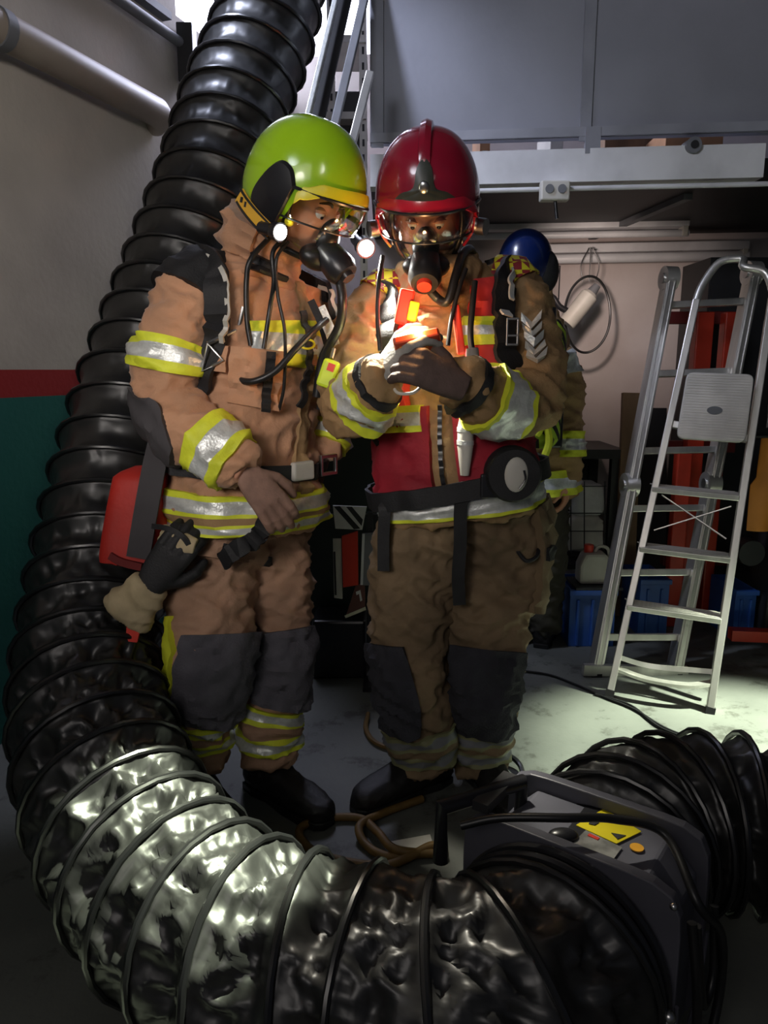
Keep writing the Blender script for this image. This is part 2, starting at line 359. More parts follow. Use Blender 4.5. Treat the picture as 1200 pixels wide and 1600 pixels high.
# wall pipes
b = MB(); b.tube([LWp(s, 2.36, .07) for s in (-3.2, -1.5, 0, .62)]+[LWp(.66, 2.355, .055), LWp(.69, 2.35, .0)], .058, 20)
o = b.build('wall_pipe', mat('pale_plastic_pipe', (.30, .25, .21), .5, var=.1), label='thick pale pipe clipped along the left wall', cat='pipe')
for s in (-1.9, -.2):
    b = MB(); b.tube([LWp(s-.02, 2.36, .07), LWp(s+.02, 2.36, .07)], .064, 20); b.build('pipe_clip', M['grey'], o)
b = MB(); b.tube([LWp(-3.2, 2.72, .04), LWp(.86, 2.72, .04)], .022, 12); b.build('steel_conduit', M['grey'], label='thin dark pipe high on left wall above the thick pipe', cat='pipe')
b = MB(); b.bar(LWp(-3.2, 2.80, .02), LWp(.8, 2.80, .02), .05, .03); b.build('cable_rail', M['grey'], smooth=False, label='narrow grey rail on left wall above thin pipe', cat='rail')
b = MB(); b.box(LWp(.9, 2.68, .05), (.07, .09, .24)); b.build('pipe_bracket', M['dark'], smooth=False, bevel=.005, label='dark bracket box at the end of thin wall pipe by the hatch', cat='bracket')
# stair rails and slotted rack
def rail(p, q, w, h, m, lab, nm='stair_rail'):
    b = MB(); b.bar(p, q, w, h, V((0, -1, 0))); b.build(nm, m, smooth=False, bevel=.003, label=lab, cat='rail')
rail(W(478, 195, 2.95), W(532, -30, 3.2), .018, .05, M['sil'], 'pale steel rail, highlight coloured in, rising nearest the black duct')  # lighter silver stands in for the backlit highlight
rail(W(492, 205, 3.02), W(545, -30, 3.28), .055, .02, M['dark'], 'dark flat stringer behind the pale rail')
rail(W(522, 200, 3.0), W(576, -30, 3.25), .03, .04, M['grey'], 'grey steel rail between pale rail and short slanted bar')
rail(W(548, 232, 2.9), W(578, 115, 3.05), .03, .03, M['alu'], 'short slanted aluminium bar nearest the mezzanine edge')
r_ = empty('slotted_rack', W(545, 230, 3.7), 'pale slotted-angle rack behind the stair rails', 'rack')
for px in (519, 568):
    p = W(px, 240, 3.7); b = MB(); b.box((p.x, 3.7, 2.45), (.035, .004, 1.5)); b.box((p.x-.016, 3.717, 2.45), (.004, .035, 1.5)); u = b.build('upright', M['cream'], r_, smooth=False)
    b = MB()
    for k in range(22): b.box((p.x, 3.697, 1.75+k*.065), (.010, .004, .03))
    b.build('slots', M['black'], u, smooth=False)
for y in (180, 60):
    p = W(505, y, 3.68); q = W(572, y, 3.68); b = MB(); b.box(((p.x+q.x)/2, 3.85, p.z), (q.x-p.x, .34, .03)); b.build('shelf', M['cream'], r_, smooth=False)
b = MB(); p = W(537, 228, 3.78); b.box((p.x, 3.9, p.z+.09), (.2, .25, .3)); b.build('dark_case', M['dark'], smooth=False, bevel=.01, label='dark case standing on rack shelf behind stair rails', cat='case')
# ================================================================== DUCT
def duct(name, pts, R, pitch, lab, cat, rib, crumple, nseg=150, step=.0085, dm=None, amp_f=None):
    P = dense(pts, step); n = len(P); L = 0; s = [0]
    for a, b_ in zip(P, P[1:]): L += (b_-a).length; s.append(L)
    fr = []; a = None
    for i in range(n):
        t = (P[min(i+1, n-1)]-P[max(i-1, 0)]).normalized()
        if a is None: a = t.cross(V((0, 0, 1))).normalized()
        a = (a-t*a.dot(t)).normalized(); fr.append((a.copy(), t.cross(a)))
    rows = []; mb = MB()
    for i in range(n):
        A, B = fr[i]; row = []; af = amp_f(s[i]/L) if amp_f else 1.
        for j in range(nseg):
            th = 2*PI*j/nseg; ph = (s[i]/pitch-th/(2*PI)) % 1.; d = A*math.cos(th)+B*math.sin(th)
            sag = math.sin(PI*ph)**.8; p = P[i]+d*R
            c = 0 if af < .05 else crumple*af*sag*(1.9*(.2-abs(noise.noise(p*8)))+1.6*(.2-abs(noise.noise(V((p.x*17, p.y*17, p.z*17+9))+noise.noise_vector(p*6)*.8)))+.6*(.2-abs(noise.noise(p*37))))
            row.append(P[i]+d*(R-rib*sag*.9+c))
        rows.append(row)
    mb.grid(rows, True, False)
    o = mb.build(name, dm or M['duct'], label=lab, cat=cat, sharp=180)
    q = []; K = int(L/pitch*26)
    for k in range(K+1):
        ss = min(L*.9999, k*pitch/26); i = min(n-2, int(ss/L*(n-1))); th = 2*PI*(k/26)
        while s[i+1] < ss and i < n-2: i += 1
        while s[i] > ss: i -= 1
        u = (ss-s[i])/(s[i+1]-s[i]); A = fr[i][0].lerp(fr[i+1][0], u); B = fr[i][1].lerp(fr[i+1][1], u)
        q.append(P[i].lerp(P[i+1], u)+(A*math.cos(th)+B*math.sin(th))*(R+.002))
    b = MB(); b.tube(q, .0075, 8); b.build('spiral_rib', M['duct2'], o)
    return o
# fan placement
FH = .425
A_ = G(820, 1200, FH); B_ = G(1115, 1300, FH); ud = (B_-A_); FWd = ud.length; ud.normalize(); ax = V((ud.y, -ud.x, 0))  # ax points to the camera side
if ax.y > 0: ax = -ax
C_ = G(988, 1358, FH); gap = max(.2, (B_-C_).dot(-ax)) if (B_-C_).dot(-ax) > 0 else abs((B_-C_).dot(ax))
print('FAN', A_, B_, C_, FWd, gap, ax)
fw = .43
def FP(u, w, z): return B_.xy.to_3d()+(-ud)*u+ax*w+V((0, 0, z))   # u from right corner leftwards, w towards front, z up
fan = empty('fan_blower', FP(fw/2, gap/2, 0), 'black square ventilation fan with warning stickers joining the two ducts', 'fan')
FR = Matrix((ud, -ax, V((0, 0, 1)))).transposed()
for w, nm in ((0, 'rear_flange'), (gap, 'front_flange')):
    b = MB(); N_ = 48
    # square plate with round port
    z0 = FH/2; cc = FP(fw/2, w, z0); sq = []; ci = []
    for j in range(N_):
        a = 2*PI*j/N_; x, z = math.cos(a), math.sin(a); k = 1/(abs(x)**8+abs(z)**8)**.125
        sq.append((x*k*fw/2, z*k*FH/2)); ci.append((x*.185, z*.185))
    rows = []
    for (pts, dw) in ((ci, -.012), (sq, -.012), (sq, .012), (ci, .012), (ci, -.012)): rows.append([cc+ud*x+V((0, 0, z))+ax*dw for x, z in pts])
    b.grid(rows, True); b.build(nm, M['fanpl'], fan, smooth=False, bevel=.003)
b = MB(); H2 = FH-.03
pr = [(-fw/2+.02, .02), (fw/2-.02, .02), (fw/2-.02, H2-.06), (fw/2-.075, H2-.002), (-fw/2+.075, H2-.002), (-fw/2+.02, H2-.06)]
b.prism([FP(fw/2-x, .012, z) for x, z in pr], ax*(gap-.024)); body = b.build('housing', M['fan'], fan, smooth=False, bevel=.006)
b = MB(); b.tube([FP(fw/2, -.05, FH/2), FP(fw/2, gap+.05, FH/2)], .184, 48, cap=False); b.build('port_ring', M['plast'], fan)
b = MB(); q = [FP(-.01, gap*.85, .10), FP(-.012, gap*.55, .04), FP(-.01, gap*.15, .03)]; b.tube([FP(-.003+.0, gap*.5+.11*math.cos(a), .2+.13*math.sin(a)) for a in [PI+PI*k/16 for k in range(17)]], .004, 8); b.build('stamped_rim', M['fan'], fan)
for (u, w) in ((.015, 1), (fw-.015, 1)):
    for z in (.03, FH-.03):
        b = MB(); b.ball(FP(u, gap+.014, z), .007, 10, 6); b.build('bolt', M['steel'], fan)
for t_ in (.5, .78, .9):
    a = PI*t_-1.15; b = MB(); b.ball(FP(fw/2-.2*math.cos(a), gap+.014, FH/2+.2*math.sin(a)), .006, 10, 6); b.build('bolt', M['steel'], fan)
# handle across the far top left
b = MB(); h0 = G(815, 1222, .43); h1 = G(690, 1262, .43); b.tube([h0+V((0, 0, -.1)), h0, h1, h1+V((0, 0, -.12))], .017, 14); b.build('handle', M['plast'], fan)
b = MB(); b.bar(FP(fw-.03, gap*.3, FH+.005), FP(fw-.03, gap*1.0, FH+.005), .035, .02); b.build('bracket', M['dark'], fan, smooth=False)
topz = H2+.001
def sticker(poly, m, nm, z=topz, dz=.0015):
    b = MB(); b.prism([G(x, y, z) for x, y in poly], (0, 0, dz)); return b.build(nm, m, fan, smooth=False)
sticker([(944, 1264), (1002, 1300), (963, 1319), (900, 1290)], mat('yellow_warning_film', (.70, .58, .01), .4, var=.1), 'warning_sticker')
sticker([(938, 1271), (952, 1275), (945, 1282)], M['black'], 'warning_symbol', topz+.0018)
sticker([(921, 1282), (936, 1286), (929, 1290), (920, 1288)], M['black'], 'warning_symbol', topz+.0018)
sticker([(955, 1302), (978, 1306), (965, 1312)], M['black'], 'warning_symbol', topz+.0018)
sticker([(915, 1298), (972, 1325), (955, 1348), (895, 1318)], mat('worn_grey_label', (.30, .30, .28), .4, col2=(.14, .14, .13), vs=30), 'worn_label')
sticker([(921, 1303), (937, 1310), (934, 1313), (918, 1306)], M['redpl'], 'label_mark', topz+.0018)
b = MB(); c = G(995, 1325, topz); b.tube([c, c+V((0, 0, .002))], .013, 24); b.build('orange_sticker', mat('orange_sticker_film', (.75, .36, .02), .5), fan)
b = MB(); c = G(880, 1308, topz); b.ball(c+V((0, 0, .004)), (.03, .02, .012)); b.build('cable_gland', M['plast'], fan)
cab = [G(720, 1290, .44), G(780, 1278, .46), G(880, 1278, .47), G(960, 1280, .46), G(1040, 1305, .43), FP(-.012, gap*.75, .37), FP(-.04, gap*.35, .27), FP(-.045, gap*.22, .14), FP(-.04, gap*.5, .04), FP(-.035, gap*.85, .12), FP(-.03, gap*.98, .25), FP(-.012, gap*.95, .36)]
b = MB(); b.tube(path(cab, 90), .0085, 10); b.build('power_cable', M['rubber'], label='black power cable looped over the fan and down its side', cat='cable')
b = MB(); b.tube(path([FP(-.018, gap*.9, .35), FP(-.03, gap*.8, .22), FP(-.03, gap*.55, .14), FP(-.032, gap*.3, .17), FP(-.02, gap*.2, .3)], 40), .008, 10); b.build('power_cable', M['rubber'], label='shorter inner cable loop hanging on the fan side panel', cat='cable')
# main duct
FC = FP(fw/2, gap, FH/2)
def D(px, py, d):
    r = ray(px, py); return V((0, 0, HC))+r*d
pts = [D(520, -420, 2.9), D(475, -220, 3.0), D(440, -90, 3.0), D(415, 40, 2.95), D(368, 165, 2.86), D(328, 300, 2.76), D(275, 450, 2.66), D(222, 600, 2.53), D(182, 750, 2.40), D(155, 900, 2.25), D(140, 1040, 2.08), D(153, 1170, 1.88), D(202, 1300, 1.69)]
for (px, py) in ((300, 1425), (420, 1500)): pts.append(G(px, py, .215))
fc = FC+ax*.0; pts += [V((-.06, 1.145, .218)), V((.085, 1.09, .222)), V((.205, 1.10, .222)), V((.285, 1.165, .218)), FC+ax*.012]
mainduct = duct('ventilation_duct', pts, .205, .118, 'long black spiral duct descending from the hatch and curving over the floor to the fan', 'duct', .026, .030, amp_f=lambda u: .12+1.0*min(1, max(0, (u-.57)*5)))
b = MB(); 
for k in range(2): b.tube([FC+ax*(.03+.03*k)+(ud*math.cos(a)+V((0, 0, 1))*math.sin(a))*.206 for a in [2*PI*j/64 for j in range(64)]], .009, 8, closed=True)
b.build('clamp_band', M['plast'], mainduct)
b = MB(); q = FC+ax*.06+(ud*math.cos(-.1)+V((0, 0, 1))*math.sin(-.1))*.218; b.box(q, (.02, .02, .05)); b.ball(q+V((0, 0, .03)), .012, 10, 6); b.build('buckle', M['steel'], mainduct)
FCr = FP(fw/2, 0, FH/2)
d2 = [FCr, FCr-ax*.12, FCr-ax*.24+ud*.03, FCr-ax*.36+ud*.14, FCr-ax*.43+ud*.32, FCr-ax*.45+ud*.55, FCr-ax*.47+ud*.9, FCr-ax*.5+ud*1.2]
d2 = [p+V((0, 0, .02)) for p in d2]
duct('ventilation_duct', d2, .205, .085, 'second black spiral duct leaving the back of the fan at right edge', 'duct', .045, .02)
# ================================================================== FLOOR HOSES AND CABLES
b = MB(); b.tube(path([G(660, 1248, .014), G(600, 1270, .014), G(562, 1290, .03), G(572, 1320, .014), G(610, 1338, .014), G(680, 1330, .014), G(672, 1322, .03), G(600, 1352, .014), G(500, 1335, .014), G(467, 1300, .014), G(500, 1280, .014), G(560, 1278, .014), G(590, 1300, .03), G(620, 1328, .03), G(700, 1335, .014)], 120), .012, 10)
b.build('air_hose', M['hosey'], label='ochre rubber hose coiled on the floor behind the front duct', cat='hose')
b = MB(); b.tube(path([G(575, 1115, .012), G(572, 1140, .012), G(590, 1162, .012), G(630, 1170, .012), G(680, 1160, .012), G(720, 1140, .012)], 50), .009, 8)
b.build('air_hose', M['hosey'], label='ochre hose loop on floor behind the red-helmeted firefighter', cat='hose')
for k, (pts_, lb) in enumerate((([(815, 1048), (860, 1055), (905, 1072), (945, 1090), (990, 1108), (1040, 1138), (1100, 1160), (1160, 1182), (1230, 1212)], 'upper black cable strand running along concrete to the right'),
                  ([(930, 1085), (960, 1093), (990, 1105), (1030, 1136), (1090, 1160), (1150, 1185), (1230, 1222)], 'lower black cable strand beside the longer strand on the concrete'))):
    b = MB(); b.tube(path([G(x, y, .006) for x, y in pts_], 70), .0055, 8); b.build('floor_cable', M['rubber'], label=lb, cat='cable')
b = MB(); c = G(795, 1182, .02); b.tube(path([G(770, 1190, .012), G(795, 1182, .03), G(812, 1195, .02), G(818, 1215, .012)], 20), .009, 8); b.build('hose_end', M['rubber'], label='short black hose end on floor by the left boot of the red-helmeted firefighter', cat='hose')
b = MB(); b.prism([G(785, 1225, .0), G(815, 1225, 0), G(816, 1268, 0), G(783, 1268, 0)], (0, 0, .003)); b.build('paper_sheet', M['white'], smooth=False, label='pale paper sheet on floor left of the fan', cat='paper')
b = MB(); b.prism([G(600, 1318, .0), G(672, 1305, 0), G(678, 1325, 0), G(640, 1335, 0)], (0, 0, .003)); b.build('paper_sheet', M['cream'], smooth=False, label='pale scrap on floor inside the ochre hose coil', cat='paper')
# ================================================================== LADDERS
def lerp(a, b, t): return a+(b-a)*t
# multi-hinge ladder behind
L0, L1 = W(928, 1052, 3.03), W(1046, 432, 3.42); R0, R1 = W(1052, 1052, 3.06), W(1176, 424, 3.42)
lad = empty('folding_ladder', (L0+R0)/2, 'folded multi-hinge aluminium ladder leaning behind the stepladder', 'ladder'); lad.location.z = 0
WM[lad.name] = Matrix.Translation(lad.location)
tz = lerp(L0, L1, .5)-V((0, 0, 0))
fwd = (L1-L0).normalized(); side = (R0-L0).normalized(); nrm = fwd.cross(side).normalized()
for (a, c) in ((L0, L1), (R0, R1)):
    b = MB(); b.bar(a, c, .030, .085, nrm); 
    for k in (-1, 1): b.bar(a+side*k*.012-nrm*.0, c+side*k*.012, .008, .092, nrm)
    o = b.build('rail', M['alu'], lad, smooth=False, bevel=.003)
    b = MB(); b.bar(lerp(a, c, .01)-nrm*.03, lerp(a, c, .99)-nrm*.03, .045, .02, nrm); b.build('rear_rail', M['alu'], lad, smooth=False, bevel=.003)
    b = MB(); b.box(a, (.045, .09, .03)); b.build('rubber_foot', M['rubber'], lad, smooth=False)
    for t_ in (.47, .995):
        m_ = lerp(a, c, t_); b = MB(); b.tube([m_-side*.028, m_+side*.028], .052, 24); hg = b.build('hinge', M['alu'], lad)
        b = MB(); b.tube([m_-side*.034, m_+side*.034], .022, 16); b.build('hinge_pin', M['steel'], hg)
for t_ in (.09, .25, .41, .555, .75, .925):
    b = MB(); b.bar(lerp(L0, L1, t_), lerp(R0, R1, t_), .03, .028, nrm); b.build('rung', M['alu'], lad, smooth=False, bevel=.004)
b = MB(); b.bar(L0-side*.06+V((0, -.03, .03)), R0+side*.05+V((0, -.03, .02)), .03, .05, V((0, 0, 1))); b.build('stabiliser_bar', M['alu'], lad, smooth=False, bevel=.004)
# stepladder in front
l0, l1 = W(952, 1088, 2.80), W(1088, 470, 3.16); r0, r1 = W(1108, 1116, 2.665), W(1206, 470, 3.02)
sl = empty('stepladder', ((l0+r0)/2).xy.to_3d(), 'aluminium stepladder with hoop top and ribbed platform leaning in front', 'ladder')
up_ = (l1-l0).normalized(); sd = (r0-l0).normalized(); nm_ = up_.cross(sd).normalized()
if nm_.y > 0: nm_ = -nm_
hoop = [lerp(l0, l1, .92), l1, l1+(l1-l0)*.05+sd*.015, l1+(l1-l0)*.10+sd*.06, l1+(l1-l0)*.105+sd*.14, r1+(r1-r0)*.085-sd*.12, r1+(r1-r0)*.07-sd*.04, r1+(r1-r0)*.02, r1, lerp(r0, r1, .92)]
b = MB(); b.tube(path(hoop, 50), .016, 12); b.build('hoop', M['alu'], sl)
for (a, c) in ((l0, l1), (r0, r1)):
    b = MB(); b.bar(a, c, .028, .05, nm_); b.build('rail', M['alu'], sl, smooth=False, bevel=.003)
    b = MB(); bk = -nm_*.07; b.bar(a+bk+up_*.12, lerp(a, c, .97)+bk, .022, .03, nm_); b.build('rear_leg', M['alu'], sl, smooth=False, bevel=.003)
    b = MB(); b.bar(a-up_*.01, a+up_*.03, .034, .056, nm_); b.build('rubber_foot', M['rubber'], sl, smooth=False)
for t_ in (.225, .37, .52):
    a, c = lerp(l0, l1, t_), lerp(r0, r1, t_); R = Matrix(((c-a).normalized(), V((0, 1, 0)), V((0, 0, 1)))).transposed()
    b = MB(); b.bar(a+V((0, .02, 0)), c+V((0, .02, 0)), .095, .022, V((0, 0, 1))); s_ = b.build('step', M['alu'], sl, smooth=False, bevel=.003)
    b = MB()
    for k in range(5): b.bar(a+V((0, -.02+.02*k, .0125)), c+V((0, -.02+.02*k, .0125)), .006, .003, V((0, 0, 1)))
    b.build('tread_ribs', M['aluplate'], s_, smooth=False)
a, c = lerp(l0, l1, .07), lerp(r0, r1, .075)
b = MB(); b.ribbon(path([a, lerp(a, c, .3)+V((0, -.04, -.012)), lerp(a, c, .7)+V((0, -.04, -.012)), c], 20), [V((0, 0, 1))]*20, .035, .012); b.build('lower_brace', M['alu'], sl, smooth=False)
b = MB(); b.ribbon(path([a+V((0, 0, .05)), lerp(a, c, .4)+V((0, .03, .02)), c+V((0, 0, .045))], 20), [V((0, -1, .3))]*20, .02, .01); b.build('lower_brace', M['alu'], sl, smooth=False)
for (ta, tb) in ((.51, .42), (.42, .50)):
    b = MB(); b.bar(lerp(l0, l1, ta)+bk*.7+sd*.03, lerp(r0, r1, tb)+bk*.7-sd*.03, .004, .022, nm_); b.build('cross_brace', M['alu'], sl, smooth=False)
pa, pb = lerp(l0, l1, .685), lerp(r0, r1, .66)
b = MB(); b.bar(pa, pb, .03, .03, nm_); b.build('platform_bar', M['alu'], sl, smooth=False, bevel=.003)
# folded platform: tilted ribbed plate facing outward
q = [W(1056, 686, 2.93), W(1164, 693, 2.84), W(1178, 587, 2.90), W(1073, 583, 2.99)]
pn = (q[1]-q[0]).cross(q[3]-q[0]).normalized()
if pn.y > 0: pn = -pn
def roundq(q, r=.12, k=5):
    out = []
    for i in range(4):
        p = q[i]; a = q[i-1]; c = q[(i+1) % 4]
        for j in range(k+1):
            t = j/k; out.append(p+(a-p)*r*(1-t)**2+(c-p)*r*t**2)
    return out
b = MB(); b.prism(roundq(q), pn*.022); pl_ = b.build('platform', M['aluplate'], sl, smooth=False, bevel=.003)
b = MB()
for k in range(24):
    t_ = .04+.92*k/23; b.bar(lerp(q[0], q[3], t_)+pn*.0235+(q[1]-q[0])*.03, lerp(q[1], q[2], t_)+pn*.0235-(q[1]-q[0])*.03, .002, .0025, pn)
b.build('platform_ribs', M['alu'], pl_, smooth=False)
cc = (q[0]+q[1]+q[2]+q[3])/4-(q[3]-q[0])*.06; e1 = (q[1]-q[0]).normalized(); e2 = (q[3]-q[0]).normalized()
b = MB(); b.prism([cc+pn*.022+e1*.028*math.cos(a)+e2*.016*math.sin(a) for a in [2*PI*k/24 for k in range(24)]], pn*.004); b.build('grip_hole', M['grey'], pl_, smooth=False)
# ================================================================== THINGS ON THE RIGHT, BEHIND THE LADDERS
r_ = empty('red_press', (1.75, 3.75, 0), 'red steel press frame standing behind the two ladders', 'press')
for (x0, x1, y0) in ((1086, 1113, 488), (1130, 1147, 488)):
    p = W((x0+x1)/2, y0, 3.75); b = MB(); b.box((p.x, 3.75, p.z/2), ((x1-x0)/1155*3.6, .07, p.z)); b.build('post', M['redst'], r_, smooth=False, bevel=.006)
p = W(1062, 700, 3.7); b = MB(); b.box((p.x, 3.65, (p.z)/2), (.075, .06, p.z)); b.build('ram', M['redst'], r_, smooth=False, bevel=.008)
for y in (495, 700, 880, 990):
    p = W(1050, y, 3.72); q_ = W(1150, y, 3.72); b = MB(); b.box(((p.x+q_.x)/2, 3.80, p.z), (q_.x-p.x+.05, .05, .06)); b.build('crossbeam', mat('maroon_steel', (.14, .012, .012), .5), r_, smooth=False, bevel=.005)
b = MB(); p = W(1170, 1015, 3.3); b.bar((p.x-.12, 3.25, .10), (p.x+.28, 3.2, .10), .06, .05); b.build('foot', M['redst'], r_, smooth=False)
def crate(px0, px1, py0, Y, h, lab, ribs=3):
    a, c = W(px0, py0, Y), W(px1, py0, Y); w = c.x-a.x; d = .28; z1 = a.z if h is None else h; base = z1-.24
    if base < .06: base = 0
    r = empty('blue_crate', ((a.x+c.x)/2, Y+d/2, base), lab, 'crate', None)
    b = MB(); t = .008; x0, x1 = a.x, c.x
    b.box(((x0+x1)/2, Y+t/2, (base+z1)/2), (w, t, z1-base)); b.box(((x0+x1)/2, Y+d, (base+z1)/2), (w, t, z1-base))
    for x in (x0, x1): b.box((x, Y+d/2, (base+z1)/2), (t, d, z1-base))
    b.box(((x0+x1)/2, Y+d/2, base+.005), (w, d, .01)); b.build('tub', M['bluecr'], r, smooth=False, bevel=.002)
    b = MB(); b.box(((x0+x1)/2, Y-.006, z1-.012), (w+.02, .02, .024)); 
    for k in range(ribs): b.box((x0+w*(k+.5)/ribs, Y-.005, (base+z1)/2-.02), (.012, .012, (z1-base)*.8))
    b.build('rim', M['bluecr'], r, smooth=False, bevel=.002)
    return z1
zc = crate(893, 962, 922, 3.35, None, 'blue plastic crate on floor left of the ladders with a jerrycan on top')
crate(1003, 1046, 905, 3.50, None, 'blue plastic crate on floor seen between the ladder rails', 2)
crate(1152, 1182, 922, 3.42, None, 'small blue crate on floor right of the stepladder', 2)
# board across the crate + jerrycan
p = W(930, 905, 3.42); jr = empty('jerrycan', (p.x, 3.46, zc), 'small white jerrycan with red cap standing on the blue crate', 'jerrycan')
b = MB(); b.box((p.x, 3.44, zc+.006), (.22, .2, .012)); b.build('tray', M['dark'], smooth=False, label='dark tray lying on the blue crate under the jerrycan', cat='tray')
z_ = zc+.012
b = MB(); b.prism([(p.x-.08, 3.40, z_), (p.x+.085, 3.40, z_), (p.x+.085, 3.40, z_+.10), (p.x+.04, 3.40, z_+.15), (p.x-.055, 3.40, z_+.15), (p.x-.08, 3.40, z_+.09)], (0, .1, 0)); b.build('tank', M['cream'], jr, smooth=False, bevel=.015)
b = MB(); b.tube([(p.x-.03, 3.45, z_+.145), (p.x-.03, 3.45, z_+.185)], .022, 16); b.build('cap', M['redpl'], jr)
b = MB(); b.tube(path([(p.x+.0, 3.45, z_+.15), (p.x+.02, 3.45, z_+.175), (p.x+.06, 3.45, z_+.165), (p.x+.075, 3.45, z_+.11)], 16), .008, 8); b.build('grip', M['cream'], jr)
# dark workbench with shelf, sacks in wire basket
r_ = empty('workbench', (1.05, 4.0, 0), 'black workbench against the back wall beside the third firefighter', 'workbench')
xa, xb = W(775, 705, 3.9).x, W(978, 705, 3.9).x
b = MB(); b.box(((xa+xb)/2, 4.15, .86), (xb-xa, .5, .05)); b.build('worktop', M['dark'], r_, smooth=False)
b = MB(); b.box(((xa+xb)/2, 4.15, .25), (xb-xa, .5, .04)); b.build('shelf', M['dark'], r_, smooth=False)
for x in (xa+.04, xb-.04):
    for y in (3.94, 4.36): b = MB(); b.box((x, y, .42), (.05, .05, .84)); b.build('leg', M['dark'], r_, smooth=False)
b = MB(); b.box(((xa+xb)/2, 4.40, .56), (xb-xa, .02, .56)); b.build('back_panel', M['dark'], r_, smooth=False)
def sack(x0, x1, y0, y1, Y, lab, m):
    a, c = W(x0, y1, Y), W(x1, y0, Y); mid = (a+c)/2; b = MB(); b.ball(mid+V((0, .06, 0)), ((c.x-a.x)/2*1.05, .09, (c.z-a.z)/2*1.05), 28, 18)
    for i, p in enumerate(b.v):
        d = p-mid-V((0, .06, 0)); hx = (c.x-a.x)/2; hz = (c.z-a.z)/2; n_ = lambda v, h: math.copysign(min(1, abs(v/h))**.45, v)*h
        b.v[i] = mid+V((0, .06, 0))+V((n_(d.x, hx), n_(d.y, .09), n_(d.z, hz)))*(1+.16*noise.noise(p*16)+.05*noise.noise(p*40)); 
    return b.build('sack', m, label=lab, cat='bag')
sack(893, 945, 756, 806, 3.78, 'white plastic sack at top of the wire basket', M['white'])
sack(880, 942, 806, 862, 3.78, 'pale sack low in the wire basket under the white one', M['cream'])
r_ = empty('wire_basket', W(905, 880, 3.74), 'black wire mesh basket holding white sacks below the workbench top', 'basket')
b = MB()
for x in (868, 892, 913, 945): b.tube([W(x, 752, 3.70), W(x, 872, 3.70)], .003, 6)
for y in (760, 802, 830, 868): b.tube([W(866, y, 3.70), W(947, y, 3.70)], .003, 6)
b.build('mesh_front', M['plast'], r_)
b = MB(); p = W(905, 872, 3.82); b.box((p.x, 3.84, p.z-.01), (.27, .28, .012)); b.build('bottom', M['dark'], r_, smooth=False)
for x in (868, 945): b = MB(); p = W(x, 870, 3.72); b.box((p.x, 3.74, p.z/2), (.02, .02, p.z)); b.build('support', M['dark'], r_, smooth=False)
# boards
b = MB(); p = W(997, 615, 3.85); b.bar((p.x-.02, 3.80, 0), (p.x, 3.95, p.z), .10, .03, V((0, 1, 0))); b.build('wooden_board', M['wood'], smooth=False, label='narrow brown board leaning upright left of the folded ladder', cat='board')
b = MB(); p = W(1025, 640, 3.95); b.bar((p.x+.03, 3.90, 0), (p.x+.03, 4.1, p.z), .16, .02, V((0, 1, 0))); b.build('dark_board', M['dark'], smooth=False, label='dark board leaning behind the folded ladder', cat='board')
r_ = empty('tall_cabinet', (2.2, 4.1, 0), 'tall black cabinet at far right behind the ladders', 'cabinet')
xa = W(1108, 440, 3.95).x; zt = W(1108, 402, 3.95).z
b = MB(); b.box((xa+.4, 4.13, zt/2), (.8, .36, zt)); b.build('carcass', M['dark'], r_, smooth=False)
b = MB(); b.box((xa+.2, 3.945, zt/2), (.38, .012, zt*.94)); dd = b.build('door', M['dark'], r_, smooth=False)
b = MB(); b.tube([(xa+.36, 3.93, 1.0), (xa+.36, 3.93, 1.12)], .008); b.build('door_handle', M['steel'], dd)
p = W(1190, 685, 3.25); q_ = W(1190, 830, 3.25); os_ = empty('orange_sheet', p, 'orange sheet hanging at right edge beside the stepladder', 'sheet')
b = MB(); rows = []
for i in range(13):
    z = p.z+(q_.z-p.z)*i/12; rows.append([V((W(1178+(6 if i < 6 else -2), 750, 3.25).x+.3*j/14, 3.25+.012*math.sin(j*.9+i*.2), z)) for j in range(15)])
n0 = MB(); n0.grid(rows, False); n0.grid([[x+V((0, .006, 0)) for x in r] for r in rows], False); n0.build('cloth', M['orange'], os_)
b = MB(); b.tube([(p.x-.08, 3.25, p.z+.01), (p.x+.3, 3.25, p.z+.01)], .008); b.build('hanging_rod', M['dark'], os_)
r_ = empty('machine', (2.0, 3.3, 0), 'dark wheeled machine with round pulley at right edge behind stepladder', 'machine')
p = W(1175, 865, 3.3); b = MB(); b.tube([p, p+V((0, .08, 0))], .06, 24); b.build('pulley', M['dark'], r_)
b = MB(); b.box((p.x+.27, 3.45, .3), (.30, .2, .55)); b.build('casing', M['dark'], r_, smooth=False, bevel=.01)
# hanging cable hoop and inspection lamp on the back wall
p = W(918, 492, 4.3); hp = empty('cable_hoop', p+V((0, 0, .2)), 'black cable loop hanging on the white wall behind ladders', 'cable')
b = MB(); b.tube([p+V((.128*math.cos(a), .01*math.sin(3*a), .208*math.sin(a))) for a in [2*PI*k/64 for k in range(64)]], .007, 8, closed=True); b.build('loop', M['rubber'], hp)
b = MB(); 
for dx in (-.05, 0, .05): b.tube(path([p+V((dx*.2, 0, .36)), p+V((dx, 0, .27)), p+V((dx*.7, 0, .18))], 12), .003, 6)
b.tube([p+V((0, 0, .36)), V((p.x+.03, p.y, 1.95))], .003, 6); b.build('hanging_wire', M['rubber'], hp)
p = W(906, 480, 4.25); il = empty('inspection_lamp', p, 'grey cylindrical inspection lamp hanging inside the cable loop', 'lamp')
b = MB(); d_ = V((.07, 0, .09)); b.tube([p-d_, p-d_*.9, p+d_*.7, p+d_*.85], [.045, .05, .05, .035], 20); b.build('body', M['cream'], il)
